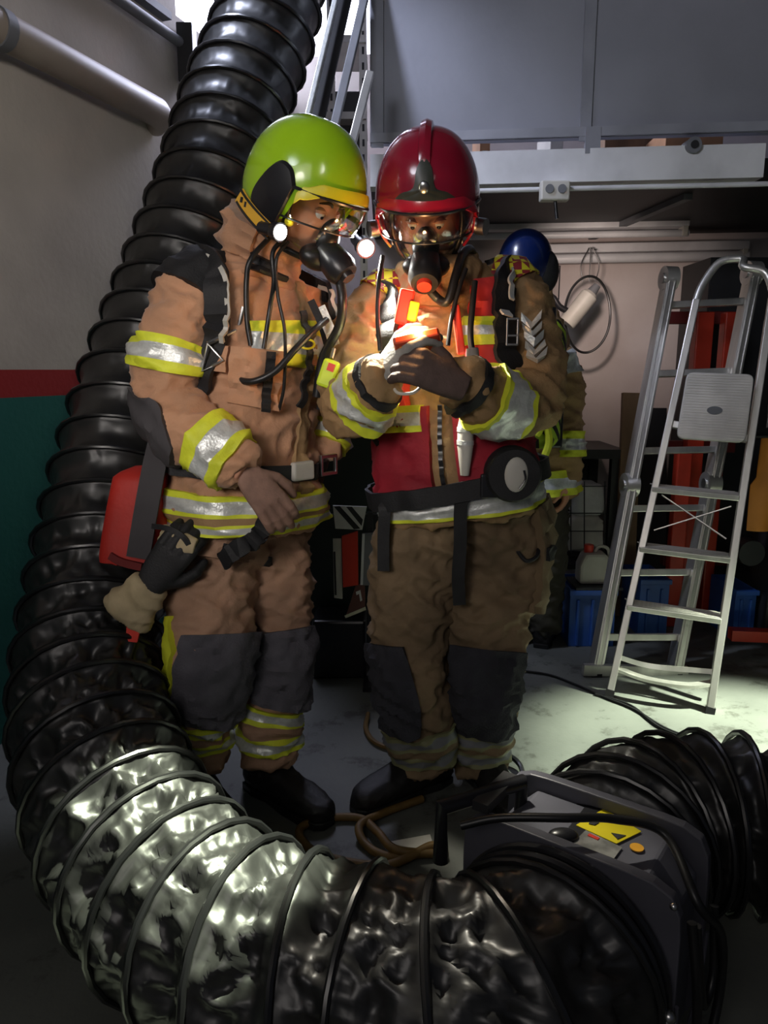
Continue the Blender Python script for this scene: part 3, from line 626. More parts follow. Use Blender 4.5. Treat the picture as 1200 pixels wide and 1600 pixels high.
b = MB(); b.tube([p+d_*.85, p+d_*1.3], [.03, .02], 14); b.build('cap', M['grey'], il)
b = MB(); h = p+V((-.11, 0, .02)); b.tube(path([p-d_*.4, h+V((0, 0, -.02)), h+V((-.04, 0, .03)), h+V((-.09, 0, .05))], 12), .018, 10); b.build('bracket', M['plast'], il)
b = MB(); b.tube([h+V((-.10, 0, .20)), h+V((-.01, 0, .20)), h+V((-.01, 0, .02))], .004, 6); b.build('wire_arm', M['plast'], il)
# ================================================================== BETWEEN THE TWO FIREFIGHTERS
r_ = empty('green_cabinet', (-.1, 3.2, 0), 'dark green cabinet over an added dark backdrop between the two firefighters', 'cabinet')
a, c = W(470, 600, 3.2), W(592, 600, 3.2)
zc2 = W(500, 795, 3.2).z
b = MB(); b.box(((a.x+c.x)/2, 3.35, (a.z+zc2)/2), (c.x-a.x, .3, a.z-zc2)); b.box(((a.x+c.x)/2, 3.36, zc2/2+.02), (c.x-a.x, .26, zc2-.02)); b.build('carcass', M['darkg'], r_, smooth=False, bevel=.006)  # lower box added as a dark backdrop down to the floor
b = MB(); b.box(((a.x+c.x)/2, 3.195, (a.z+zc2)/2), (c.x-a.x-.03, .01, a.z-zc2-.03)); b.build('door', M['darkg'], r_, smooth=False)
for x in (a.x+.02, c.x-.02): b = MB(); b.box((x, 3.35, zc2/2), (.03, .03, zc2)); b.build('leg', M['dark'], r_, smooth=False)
b = MB(); p = W(578, 800, 2.95); b.box((p.x, 2.95, p.z/2), (.025, .025, p.z)); b.box((p.x+.03, 2.90, .01), (.12, .12, .02)); b.box((p.x-.08, 2.96, p.z-.02), (.3, .02, .02)); b.build('display_stand', M['plast'], smooth=False, label='black upright stand holding leaflets between the firefighters', cat='stand')
def sheet(nm, poly, Y, m, lab, cat, th=.012, extra=None, Ys=None):
    P = [W(x, y, (Ys[i] if Ys else Y)) for i, (x, y) in enumerate(poly)]; b = MB(); b.prism(P, (0, th, 0)); o = b.build(nm, m, smooth=False, label=lab, cat=cat)
    for (nm2, po, m2) in (extra or []):
        b = MB(); b.prism([W(x, y, Y-.002) for x, y in po], (0, .002, 0)); b.build(nm2, m2, o, smooth=False)
sheet('striped_sign', [(520, 790), (573, 792), (566, 828), (524, 826)], 2.93, M['silgold'] if False else M['white'], 'small white sign with black diagonal stripes above the red folder', 'sign', extra=[('stripe', [(522, 792), (531, 791), (563, 826), (553, 827)], M['black']), ('stripe', [(541, 792), (550, 792), (567, 812), (565, 822)], M['black'])])
sheet('red_folder', [(534, 838), (559, 830), (560, 914), (536, 918)], 2.92, M['redpl'], 'red folder held in the stand between the firefighters', 'folder')
sheet('white_folder', [(520, 842), (533, 842), (535, 936), (522, 934)], 2.925, M['cream'], 'narrow pale folder left of the red folder', 'folder', extra=[('spine', [(521, 862), (524, 862), (526, 930), (523, 930)], M['dark'])])
sheet('grey_folder', [(566, 834), (593, 832), (591, 916), (563, 914)], 2.92, M['grey'], 'grey folder right of the red folder beside the black strap', 'folder', extra=[('edge', [(566, 834), (570, 834), (567, 914), (563, 914)], M['white'])])
sheet('triangle_sign', [(556, 915), (570, 912), (571, 952), (540, 964)], 2.93, mat('brown_sign_film', (.13, .05, .04), .5), 'dark triangular warning sign below the red folder', 'sign', extra=[('border', [(538, 962), (571, 948), (572, 953), (540, 966)], M['silgold']), ('symbol', [(556, 925), (563, 922), (566, 938), (563, 940), (561, 928), (557, 930)], M['white'])])
b = MB(); a, c = W(490, 1060, 2.9), W(590, 1060, 2.9)
b.box(((a.x+c.x)/2-.03, 3.07, .13), (c.x-a.x-.04, .2, .26)); b.build('black_toolbox', M['plast'], smooth=False, bevel=.012, label='low black toolbox on the floor between the two firefighters', cat='toolbox')
# ================================================================== PEOPLE
HELM_TORCH = W(572, 388, 2.12); HANDS = W(648, 560, 1.93)
r3 = [0, 1, 0]           # yellow / silver / yellow rows
BAND = [M['yel'], M['sil']]
def band(lf, t0, t1, name, root, a0=-180, a1=180, off=.012, rowm=(0, 0, 1, 1, 1, 0, 0), mats=None, nt=14, na=48):
    b = MB(); lf.patch(b, t0, t1, a0, a1, off, nt, na, list(rowm)); return b.build(name, mats or BAND, root, sharp=60)
def head_verts(Mx, seg=44):
    b = MB(); rows = []
    def g(x, y, z, cx, cy, cz, s): return math.exp(-((x-cx)**2+(y-cy)**2+(z-cz)**2)/(s*s))
    nv = 36
    for i in range(nv+1):
        th = .03+(PI-.06)*i/nv; row = []
        for j in range(seg):
            ph = 2*PI*j/seg; x = math.sin(th)*math.sin(ph); y = -math.sin(th)*math.cos(ph); z = math.cos(th)
            w = .076*(1-.22*max(0, -z)**1.3); X = x*w; Y = y*(.094 if y < 0 else .100); Z = z*.120
            if z < -.2 and y < .2: Y *= 1-.10*(-z-.2)
            front = max(0, -y)
            Y -= .030*math.exp(-(X/.011)**2-((Z+.022)/.018)**2)*front      # nose
            Y -= .014*math.exp(-(X/.010)**2-((Z-.004)/.022)**2)*front
            Y -= .007*math.exp(-((abs(X)-.028)/.024)**2-((Z-.030)/.010)**2)*front   # brow
            Y += .010*math.exp(-((abs(X)-.031)/.014)**2-((Z-.008)/.011)**2)*front   # sockets
            Y -= .006*math.exp(-(X/.022)**2-((Z+.058)/.008)**2)*front      # lips
            Y -= .007*math.exp(-(X/.020)**2-((Z+.098)/.016)**2)*front      # chin
            Y -= .004*math.exp(-((abs(X)-.045)/.02)**2-((Z+.02)/.02)**2)*front
            row.append(V((X, Y, Z)))
        rows.append(row)
    b.grid(rows, True, True)
    for s in (-1, 1): b.ball((s*.077, .012, -.008), (.008, .020, .032), 14, 10)
    b.xf(Mx); return b
def body(root, Mh, lofts, neck, vox=.007):
    b = head_verts(Mh); b.tube([Mh@V((0, .03, -.06)), neck], [.056, .062], 20)
    for l in lofts: l.mesh(b, .25, 24)
    return remesh('body', b, M['skin'], root, vox, 0, 2)
def slim(lf, k=.72):
    l = Loft([(c, r.x*k, r.y*k) for c, r in zip(lf.c, lf.r)], lf.F, lf.e, lf.amp); return l
def face_bits(root, Mh):
    for s in (-1, 1):
        b = MB(); b.ball((s*.031, -.079, .006), .0125, 16, 10); b.xf(Mh); e = b.build('eye', mat('eye_white', (.7, .68, .64), .25, var=.02), root)
        b = MB(); b.ball((s*.031, -.0885, -.001), (.0055, .003, .0050), 12, 8); b.xf(Mh); b.build('iris', M['plast'], e)
        b = MB(); b.tube(path([(s*.048, -.080, .012), (s*.031, -.0905, .0135), (s*.015, -.087, .006)], 9), [.0022]*9, 6); b.ball((s*.031, -.0785, .0105), (.0145, .0135, .0105), 16, 10); b.xf(Mh); b.build('eyelid', M['skin'], e)
        b = MB(); b.tube(path([(s*.014, -.098, .027), (s*.030, -.099, .034), (s*.050, -.084, .028)], 9), [.002, .0035, .004, .004, .004, .0035, .003, .0025, .0015], 8); b.xf(Mh); b.build('eyebrow', mat('dark_hair', (.04, .022, .014), .8), root)
def mask(root, Mh, button, regcol):
    # full-face breathing mask
    def P(az, el, o=0.): 
        a = math.radians(az); e = math.radians(el); return V(((.088+o)*math.sin(a)*math.cos(e), -(.122+o)*math.cos(a)*math.cos(e)+.005, (.118+o)*math.sin(e)-.005))
    b = MB(); b.grid([[P(-72+144*j/28, -52+92*i/20) for j in range(29)] for i in range(21)], False); b.xf(Mh)
    mk = b.build('face_mask', M['lensglass'], root, label='clear full-face mask lens')
    rim = [P(-72+144*j/24, 40+6*math.cos(PI*(j/24-.5))) for j in range(25)]+[P(74, 30-74*j/14) for j in range(15)]+[P(70-140*j/24, -52-6*math.sin(PI*j/24)) for j in range(25)]+[P(-74, -44+74*j/14) for j in range(15)]
    b = MB(); b.tube(rim, .008, 10, closed=True); b.xf(Mh); b.build('mask_rim', M['rubber'], mk)
    b = MB(); rows = []
    for i in range(15):
        u = i/14; th = u*PI*.52+.02
        rows.append([V((.033*math.sin(th)*math.cos(a)*(1-.45*max(0, math.sin(a))), -.094-.034*math.cos(th), -.040+.050*math.sin(th)*math.sin(a))) for a in [2*PI*j/28 for j in range(28)]])
    b.grid(rows, True); b.xf(Mh); b.build('nose_cup', M['rubber'], mk)
    b = MB(); b.ball((0, -.088, -.092), (.058, .04, .032), 24, 14); b.xf(Mh); b.build('chin_piece', M['rubber'], mk)
    b = MB(); b.tube([(0, -.10, -.070), (0, -.135, -.085), (0, -.160, -.096), (0, -.178, -.104)], [.034, .038, .040, .032], 24); b.xf(Mh); rg = b.build('demand_valve', regcol, mk)
    b = MB(); b.tube([(0, -.172, -.100), (0, -.188, -.108)], [.019, .017], 20); b.xf(Mh); b.build('valve_button', button, rg)
    for s in (-1, 1):
        for el in (18, -22):
            b = MB(); p = P(s*74, el); b.ribbon([p, p+V((s*.010, .04, .006)), V((s*.088, .08, p.z+.02))], V((s, 0, 0)), .018, .003); b.xf(Mh); b.build('head_strap', M['rubber'], mk)
            b = MB(); b.box(p+V((s*.006, .012, 0)), (.008, .018, .024)); b.xf(Mh); b.build('strap_buckle', M['steel'], mk, smooth=False, bevel=.002)
    return mk
def helmet(root, Mh, shell, rimm, sx=1., panel=True, crest=False, visor_el=(20, -26), tag=None):
    def edge(az):      # lower edge elevation by azimuth (0 front)
        a = abs(az)
        pts = [(0, 7), (40, 5), (60, -2), (74, -30), (95, -44), (125, -46), (150, -40), (180, -34)]
        for (x0, y0), (x1, y1) in zip(pts, pts[1:]):
            if x0 <= a <= x1: u = (a-x0)/(x1-x0); u = u*u*(3-2*u); return y0+(y1-y0)*u
        return -34
    RX, RYf, RYb, RZ = .128*sx, .150, .156, .160
    def P(az, el, o=0.):
        a = math.radians(az); e = math.radians(el); c = max(0, math.cos(e))**.86; ca = math.cos(a)
        z = math.sin(e)*(RZ if e > 0 else .135)
        fl = 1+.10*max(0, -math.sin(e))*max(0, -ca)
        return V(((RX+o)*math.sin(a)*c, -((RYf if ca > 0 else RYb)+o)*ca*c*fl, .038+z+o*math.sin(e)))
    b = MB(); n = 84; nv = 26; az = [-180+360*j/n for j in range(n)]
    rows = [[P(a, 89.5+(edge(a)-89.5)*i/nv) for a in az] for i in range(nv+1)]
    rows += [[P(a, edge(a), -.010) for a in az], [P(a, edge(a)+12, -.014) for a in az], [P(a, 60, -.016) for a in az]]
    b.grid(rows, True, True); b.xf(Mh); h = b.build('helmet', shell, root, sharp=50)
    b = MB(); fa = [-64+128*j/30 for j in range(31)]
    b.grid([[P(a, edge(a)+e, o) for a in fa] for e, o in ((7.5, .001), (7.2, .006), (4, .009), (-2, .010), (-3, .004), (-2.6, -.004))], False); b.xf(Mh); b.build('front_rim', rimm, h, sharp=50)
    def Pv(az, el): p = P(az, el); return V((p.x*1.02, p.y*1.08, p.z))
    b = MB(); b.grid([[Pv(-78+156*j/30, visor_el[0]-17-i*(visor_el[0]-17-visor_el[1])/10) for j in range(31)] for i in range(11)], False); b.xf(Mh); v = b.build('visor', M['visor'], h, label='clear helmet visor')
    b = MB(); b.tube([Pv(-78+156*j/30, visor_el[1]) for j in range(31)], .0025, 6); b.tube([Pv(-78+156*j/30, visor_el[0]-17) for j in range(31)], .004, 6); b.xf(Mh); b.build('visor_edge', M['plast'], v)
    if panel:
        for s in (-1, 1):
            b = MB(); A = [(66, 4), (74, 16), (88, 17), (102, -2), (110, -24), (100, -42), (84, -44), (75, -28)]
            A = [(a, e) for a, e in A]; c = (88, -12); rows = []
            for k, o in ((0, .010), (.5, .010), (.9, .009), (1., .002)):
                rows.append([P(s*(c[0]+(a-c[0])*k), c[1]+(e-c[1])*k, o) for a, e in [tuple(catmull([V((q[0], q[1], 0)) for q in A+[A[0]]], len(A)*t/40).xy) for t in range(40)]])
            b.grid(rows, True, False); b.xf(Mh); b.build('side_panel', M['plast'], h)
    if crest:
        b = MB(); rows = []
        for i in range(19):
            e = 28+124*i/18; p = P(0 if e <= 90 else 180, e if e <= 90 else 180-e); w = .016*math.sin(PI*min(1, (i+1)/4 if i < 4 else (20-i)/4)*.5)
            dn = V((0, p.y, p.z-.04)).normalized(); hgt = .016*math.sin(PI*min(1, i/5)*.5)*math.sin(PI*min(1, (18-i)/5)*.5+.001)
            rows.append([p+V((w*x, 0, 0))+dn*(hgt*y-.004) for x, y in ((-1, 0), (-.8, .8), (0, 1.1), (.8, .8), (1, 0))])
        b.grid(rows, True, True); b.xf(Mh); b.build('crest', shell, h)
        em = mat('dark_olive_emblem', (.035, .04, .03), .35, var=.3, vs=30)
        b = MB()
        out = [(-38, 8), (-26, 17), (-12, 22), (-9, 38), (0, 46), (9, 38), (12, 22), (26, 17), (38, 8), (20, 7), (0, 6), (-20, 7)]
        rows = []
        for k, o in ((0, .009), (.5, .008), (.95, .006), (1., .001)):
            rows.append([P(0+(a)*k, 20+(e-20)*k, o) for a, e in [tuple(catmull([V((q[0], q[1], 0)) for q in out+[out[0]]], len(out)*t/48).xy) for t in range(48)]])
        b.grid(rows, True); b.xf(Mh); b.build('front_plate', em, h)
        b = MB(); b.ball(P(0, 22, .010), (.012, .006, .014), 14, 8); b.xf(Mh); b.build('badge', M['steel'], h)
    return h, P
def hand_mesh(root, name, m, wrist, fdir, back, curls, thumb=1, sc=1., vox=.0035, thick=.0108, tcurl=25, spread=3, lens=(.066, .078, .084, .072)):
    f = V(fdir).normalized(); z = V(back); z = (z-f*z.dot(f)).normalized(); x = f.cross(z)*thumb
    Mx = Matrix(((x.x, f.x, z.x), (x.y, f.y, z.y), (x.z, f.z, z.z))).to_4x4(); Mx.translation = V(wrist); Mx = Mx@Matrix.Scale(sc, 4)
    b = MB(); rows = []
    for i in range(9):
        u = i/8; w = .030+.014*math.sin(min(1, u*1.3)*PI/2); h = .021-.006*u; y = -.02+.115*u
        rows.append([V((w*math.copysign(abs(math.cos(a))**.8, math.cos(a)), y, h*math.copysign(abs(math.sin(a))**.8, math.sin(a)))) for a in [2*PI*j/20 for j in range(20)]])
    b.grid(rows, True, True)
    for k in range(4):
        x0 = -.031+.0207*k; L = lens[k]; c = curls[k]; d = V((math.sin(math.radians((k-1.5)*spread)), math.cos(math.radians((k-1.5)*spread)), 0)); p = V((x0, .078, 0)); pts = [p]; ang = 0; p = p+d*.018; pts.append(p.copy())
        for seg, q in ((.44, c), (.31, c*1.1), (.25, c*.8)):
            ang += q; r = math.radians(ang); p = p+(d*math.cos(r)+V((0, 0, -1))*math.sin(r))*L*seg; pts.append(p.copy())
        rr = [thick*1.08, thick*1.12, thick*1.04, thick*.96, thick*.78]
        b.tube(pts, rr, 12); b.ball(pts[-1], thick*.8, 10, 8)
        for q, r_ in zip(pts[1:-1], rr[1:-1]): b.ball(q, r_*1.03, 10, 8)
    p = V((.024, .020, -.004)); a = math.radians(48); pts = [p]; ang = a
    for i, L in enumerate((.040, .030, .026)):
        if i: ang -= math.radians(tcurl)
        p = p+V((math.sin(ang), math.cos(ang), -.25-.18*i))*L; pts.append(p.copy())
    b.tube(pts, [thick*1.5, thick*1.25, thick*1.1, thick*.85], 12); b.ball(pts[-1], thick*.87, 10, 8)
    for q in pts[1:-1]: b.ball(q, thick*1.18, 10, 8)
    b.xf(Mx); return remesh(name, b, m, root, vox*sc, 0, 2)
def boot(root, ankle, toe, m=None):
    a = V(ankle); t = V(toe); d = (t-a); d.z = 0; L = d.length; d.normalize(); s = V((d.y, -d.x, 0)); g = a.copy(); g.z = 0
    b = MB(); rows = []
    prof = [(-.085, .030, .075), (-.07, .040, .11), (-.03, .046, .13), (.03, .046, .12), (.09, .048, .095), (.15, .053, .078), (.21, .052, .066), (.25, .042, .055), (.268, .02, .04)]
    k = L/.2
    for x, w, h in prof: rows.append([g+d*(x*k)+s*(w*math.copysign(abs(math.cos(q))**.7, math.cos(q)))+V((0, 0, h/2+.014+h/2*math.copysign(abs(math.sin(q))**.75, math.sin(q)))) for q in [2*PI*j/22 for j in range(22)]])
    b.grid(rows, True, True); b.tube([g+V((0, 0, .06))-d*.02, g+V((0, 0, .16))-d*.02, a+V((0, 0, .14))-d*.01], [.062, .062, .068], 22)
    o = remesh('boot', b, m or M['boot'], root, .006, .003, 3)
    b = MB(); pr = [(-.088, .034), (-.03, .047), (.03, .04), (.12, .052), (.2, .053), (.25, .042), (.272, .02)]
    pts = [g+d*(x*k)+s*w for x, w in pr]+[g+d*(x*k)-s*w for x, w in pr[::-1]]
    b.prism(pts, (0, 0, .024)); b.build('sole', M['rubber'], o, smooth=False, bevel=.004); return o
def hosep(root, name, pts, r, m, n=40): b = MB(); b.tube(path(pts, n), r, 10); return b.build(name, m, root)

# ---------------------------------------------------------------- firefighter 1 (lime helmet)
F = V((.74, -.67, 0)).normalized()
R1 = empty('person', (-.35, 2.1, 0), 'person in lime green helmet and tan turnout suit leaning over with a breathing mask on', 'person')
T1 = Loft([(W(383, 815, 2.13), .235, .205), (W(382, 775, 2.13), .228, .200), (W(384, 705, 2.13), .205, .175), (W(396, 620, 2.15), .195, .160), (W(403, 530, 2.16), .205, .160), (W(396, 455, 2.16), .190, .130), (W(398, 412, 2.16), .115, .10)], F, 2.3, .010)
AR1 = Loft([(W(385, 738, 1.86), .056, .052), (W(350, 714, 1.88), .070, .064), (W(296, 672, 1.93), .080, .076), (W(266, 625, 1.985), .086, .082), (W(268, 560, 1.99), .090, .085), (W(284, 500, 2.02), .090, .085), (W(318, 450, 2.07), .090, .075), (W(352, 438, 2.11), .07, .06)], (.3, -.9, .25), 2.1, .008)
AL1 = Loft([(W(500, 712, 2.20), .050, .048), (W(512, 675, 2.24), .066, .062), (W(522, 620, 2.30), .078, .074), (W(508, 550, 2.34), .082, .078), (W(476, 480, 2.32), .085, .075), (W(450, 450, 2.28), .07, .06)], (.9, -.3, .2), 2.1, .008)
LR1 = Loft([(W(306, 1185, 2.02), .086, .088), (W(308, 1130, 2.02), .088, .092), (W(318, 1085, 2.00), .098, .102), (W(328, 1040, 1.98), .108, .110), (W(330, 970, 2.01), .118, .118), (W(332, 900, 2.06), .126, .126), (W(345, 830, 2.10), .126, .13), (W(365, 775, 2.12), .11, .12)], (.45, -.9, 0), 2.2, .009)
LL1 = Loft([(W(418, 1190, 2.07), .078, .080), (W(420, 1130, 2.08), .082, .086), (W(430, 1085, 2.10), .086, .092), (W(438, 1035, 2.12), .090, .096), (W(434, 960, 2.15), .098, .104), (W(428, 890, 2.18), .110, .112), (W(420, 825, 2.18), .118, .12), (W(405, 770, 2.16), .11, .11)], (.45, -.9, 0), 2.2, .009)
M1 = frame(W(470, 322, 2.04), 62, 24, -4, 1.08)
body(R1, M1, [slim(T1), slim(AR1), slim(AL1), slim(LR1), slim(LL1)], W(398, 420, 2.16)); face_bits(R1, M1)
b = MB(); T1.mesh(b); AR1.mesh(b); AL1.mesh(b); jk = remesh('jacket', b, M['tan'], R1, .009, .010, 3)
b = MB(); LR1.mesh(b); LL1.mesh(b); tr = remesh('trousers', b, M['trous1'], R1, .009, .010, 3)
# collar and neck flap
CN = Loft([(W(400, 440, 2.13), .125, .115), (W(408, 410, 2.13), .105, .10), (W(418, 375, 2.11), .098, .105), (W(428, 345, 2.09), .092, .10)], F, 2.2, .012)
b = MB(); CN.mesh(b, .25, 40); remesh('collar', b, M['tan'], jk, .008, .008, 2)
b = MB(); CN.patch(b, 1.3, 3.05, -250, -60, .016, 10, 24); b.build('neck_flap', M['tan'], jk)
b = MB(); CN.patch(b, 1.3, 1.75, -60, -25, .016, 4, 10); b.build('collar_tab', M['black'], jk)
b = MB(); CN.patch(b, .2, .55, -45, 0, .018, 4, 10); b.build('collar_tab', M['black'], jk)
dbl = (0, 1, 1, 0, 2, 2, 0, 1, 1, 1, 0); M3 = BAND+[M['tan2']]
band(T1, .05, 1.35, 'hem_band', jk, rowm=dbl, mats=M3, nt=22, off=.011)
band(T1, 3.55, 4.25, 'chest_band', jk, -35, 70, off=.010)
band(AR1, .55, 1.55, 'forearm_band', jk)
band(AR1, 3.72, 4.32, 'sleeve_band', jk)
b = MB(); AR1.patch(b, 1.7, 3.3, -200, -20, .016, 14, 24, shape=lambda v: .45+.55*math.sin(PI*min(1, v+.1))); b.build('elbow_patch', M['elbow'], jk)
band(AL1, .5, 1.1, 'forearm_band', jk)
b = MB(); AR1.patch(b, 5.5, 6.9, -180, 180, .017, 10, 40); b.build('shoulder_patch', M['black'], jk)
# front placket, pocket
b = MB(); T1.patch(b, 1.3, 5.4, 6, 16, .012, 30, 6); b.build('placket', M['tan2'], jk)
b = MB(); T1.patch(b, 2.75, 3.75, -52, -12, .020, 10, 14); pk = b.build('chest_pocket', M['tan'], jk)
b = MB(); T1.strip(b, [(3.72, -22), (3.2, -22), (2.7, -22)], .024, .030); b.build('pocket_strap', M['black'], pk)
b = MB(); T1.patch(b, 3.3, 3.75, -70, -54, .022, 6, 8); b.build('pocket_flap', M['tan'], pk)
b = MB(); T1.strip(b, [(4.4, 2), (3.6, 4), (2.9, 2)], .022, .026); b.build('cable_strap', M['black'], jk)
# trouser details
for lf, a0, a1 in ((LR1, -62, 78), (LL1, -72, 62)):
    b = MB(); lf.patch(b, 1.75, 3.75 if lf is LR1 else 3.75, a0, a1, .018, 18, 30, shape=lambda v: .80+.20*math.sin(PI*v)); b.build('knee_pad', M['knee'], tr)
    band(lf, .45, 1.6, 'shin_band', tr, rowm=(0, 1, 1, 0, 2, 2, 2, 0, 1, 1, 0), mats=BAND+[M['trous1']], nt=22)
b = MB(); LR1.patch(b, 2.2, 4.1, -84, -66, .018, 14, 8, shape=lambda v: .7+.3*math.sin(PI*v)); b.build('thigh_band', M['yel'], tr)
b = MB(); LR1.patch(b, 5.35, 6.1, -66, 50, .020, 8, 20); b.build('cargo_flap', M['trous1'], tr)
for t_, a_ in ((5.5, -48), (5.6, -10), (5.5, 44)): b = MB(); LR1.patch(b, t_-.15, t_+.12, a_, a_+14, .026, 4, 6); b.build('velcro_tab', M['black'], tr)
boot(R1, W(306, 1195, 2.03), W(306, 1195, 2.03)+V((.12, -.16, 0)))
boot(R1, W(418, 1195, 2.10), W(418, 1195, 2.10)+V((.15, -.13, 0)))
# gloves
hand_mesh(R1, 'glove', M['glovebr'], W(388, 742, 1.86), V((.62, -.2, -.75)), V((.2, -.9, .3)), (24, 22, 20, 22), thumb=-1, sc=1.02, thick=.0125)
hand_mesh(R1, 'glove', M['glovedk'], W(498, 715, 2.19), V((-.35, -.35, -.8)), V((.7, -.6, .2)), (28, 26, 26, 30), thumb=1, sc=1.1, thick=.0125)
# helmet, mask
h1, P1 = helmet(R1, M1, M['lime'], M['yrim'], 1.03)
mask(R1, M1, M['plast'], M['plast'])
b = MB(); pth = [P1(-124+42*i/8, -22-22*i/8, .016) for i in range(9)]; b.ribbon(pth, [V((-1, .1, 0))]*9, .036, .004); b.xf(M1); tg = b.build('name_tape', mat('amber_tape', (.75, .42, .04), .5), h1)
for o_, mm, w_ in ((.0155, M['black'], .005), (-.0155, M['black'], .005)):
    b = MB(); b.ribbon([p+V((-.004, 0, o_)) for p in pth], [V((-1, .1, 0))]*9, w_, .003); b.xf(M1); b.build('tape_edge', mm, tg)
for k in range(7):
    if k == 4: continue
    b = MB(); p = pth[1]+(pth[7]-pth[1])*(k/6.)+V((-.0055, 0, 0)); b.ribbon([p, p+V((0, -.006, .0005))], V((-1, .1, 0)), .012, .002); b.xf(M1); b.build('tape_letter', M['black'], tg, smooth=False)
def torch(P_, d, parent, r=.026, L=.09, m=None):
    d = V(d).normalized(); b = MB(); b.tube([P_-d*L, P_-d*L*.4, P_-d*L*.3, P_], [r*.7, r*.7, r, r*1.05], 20); t_ = b.build('helmet_torch', m or M['plast'], parent)
    b = MB(); b.tube([P_, P_+d*.003], r*.82, 20); b.build('torch_lens', M['torch'], t_, label='glowing torch lens'); return t_
t1 = torch(W(438, 363, 1.90), (.72, -.64, -.26), h1, .022, .075)
b = MB(); b.ball(W(452, 346, 1.93), .012, 14, 8); b.build('torch_knob', M['yrim'], t1)
torch(HELM_TORCH, (.30, -.90, -.40), h1, .026, .10)
b = MB(); b.tube(path([HELM_TORCH+V((-.02, .08, .03)), W(560, 350, 2.2), W(540, 335, 2.2)], 10), .008, 8); b.build('torch_bracket', M['plast'], h1)
# breathing set
BK = -F
b = MB(); c0 = W(300, 700, 2.32); c1 = W(285, 420, 2.34)
ax_ = (c1-c0).normalized(); b.tube([c0-ax_*.02, c0+ax_*.02, c0+ax_*.06, c1-ax_*.07, c1-ax_*.03, c1, c1+ax_*.015], [.03, .06, .078, .078, .07, .045, .02], 28); cy = b.build('air_cylinder', mat('grey_cylinder_paint', (.10, .105, .12), .3, var=.1), R1, label='grey breathing air cylinder')
b = MB(); b.ribbon([c1-ax_*.16+V((-.05, -.065, 0)), c1-ax_*.16+V((-.082, -.01, 0))], V((-.7, -.7, 0)), .02, .006); b.build('cylinder_tape', M['yel'], cy)
b = MB(); b.bar(c0+V((.07, -.05, -.02)), c1+V((.10, -.05, 0)), .16, .03, F); b.build('back_plate', M['plast'], R1, bevel=.01, smooth=False)
b = MB(); b.box(c0+V((-.04, -.12, .04)), (.05, .02, .14), Matrix.Rotation(.35, 3, 'Y')); b.build('back_plate_edge', M['sil'], R1, smooth=False, bevel=.006)
for ta, nm in (([(5.75, -150), (5.9, -100), (5.3, -62), (4.6, -58), (3.8, -66), (3.0, -78), (2.3, -95)], 'shoulder_strap'), ([(5.9, 140), (5.7, 80), (5.0, 48), (4.2, 50), (3.2, 66), (2.3, 90)], 'shoulder_strap')):
    b = MB(); T1.strip(b, ta, .062, .022, .014, 40); ss = b.build(nm, M['black'], R1)
    b = MB(); Q = T1.strip(b, [(t, a+(9 if a < 0 else -9)) for t, a in ta[:5]], .012, .036, .010, 30); b.build('piping', M['cream'], ss)
b = MB(); T1.strip(b, [(1.75, -178+10*k) for k in range(36)], .045, .020, .006, 60); bl = b.build('waist_belt', M['black'], R1)
b = MB(); p = T1.pt(1.8, math.radians(6), .03); R_ = Matrix.Rotation(math.radians(48), 3, 'Z')
b.box(p, (.075, .02, .052), R_); b.build('belt_buckle', M['cream'], bl, smooth=False, bevel=.006)
b = MB(); q = T1.pt(1.9, math.radians(32), .035); 
for dz in (-.025, .025): b.box(q+V((0, 0, dz)), (.06, .012, .010), R_)
for dx in (-.028, .028): b.box(q+R_@V((dx, 0, 0)), (.008, .012, .06), R_)
b.build('steel_clip', M['steel'], bl, smooth=False, bevel=.002)
# karabiner, hoses on the chest
q = T1.pt(3.55, math.radians(-66), .045); tri = [q+V((-.022, 0, -.04)), q+V((.034, -.005, -.012)), q+V((-.004, 0, .03))]
b = MB(); b.tube([tri[0].lerp(tri[1], .5), tri[1], tri[1].lerp(tri[2], .5), tri[2], tri[2].lerp(tri[0], .5), tri[0]], .0035, 8, closed=True); b.tube([tri[2], W(372, 515, 1.97), W(380, 480, 1.98)], .006, 8); b.build('karabiner', M['steel'], R1)
hosep(R1, 'breathing_hose', [W(365, 592, 1.96), W(395, 596, 1.93), W(430, 580, 1.93), W(462, 545, 1.95), W(492, 515, 1.99), W(510, 500, 2.05)], .009, M['rubber'])
hosep(R1, 'radio_cable', [W(445, 372, 1.97), W(426, 395, 1.94), W(428, 440, 1.94), W(422, 480, 1.96), W(412, 545, 1.95)], .006, M['rubber'])
hosep(R1, 'radio_cable', [W(450, 378, 1.97), W(432, 405, 1.93), W(434, 460, 1.94), W(445, 520, 1.94), W(444, 600, 1.96), W(436, 640, 1.98)], .0045, M['rubber'])
hosep(R1, 'radio_cable', [W(420, 372, 2.0), W(392, 405, 1.96), W(385, 440, 1.96), W(386, 500, 1.96), W(392, 540, 1.96)], .007, M['rubber'])
b = MB(); q = T1.pt(3.9, math.radians(2), .03); b.tube([q+V((.012*math.cos(a)*1.6, -.01, .012*math.sin(a))) for a in [2*PI*k/20 for k in range(20)]], .003, 6, closed=True); b.build('snap_ring', M['yrim'], R1)
for (a_, c_, w_) in (((500, 480), (528, 560), .03), ((486, 470), (512, 540), .02), ((520, 540), (500, 640), .02)):
    b = MB(); b.ribbon([W(*a_, 2.08), W((a_[0]+c_[0])/2+3, (a_[1]+c_[1])/2, 2.06), W(*c_, 2.10)], V((0, -1, 0)), w_, .008); b.build('harness_strap', M['sil'] if w_ == .03 else M['black'], R1)
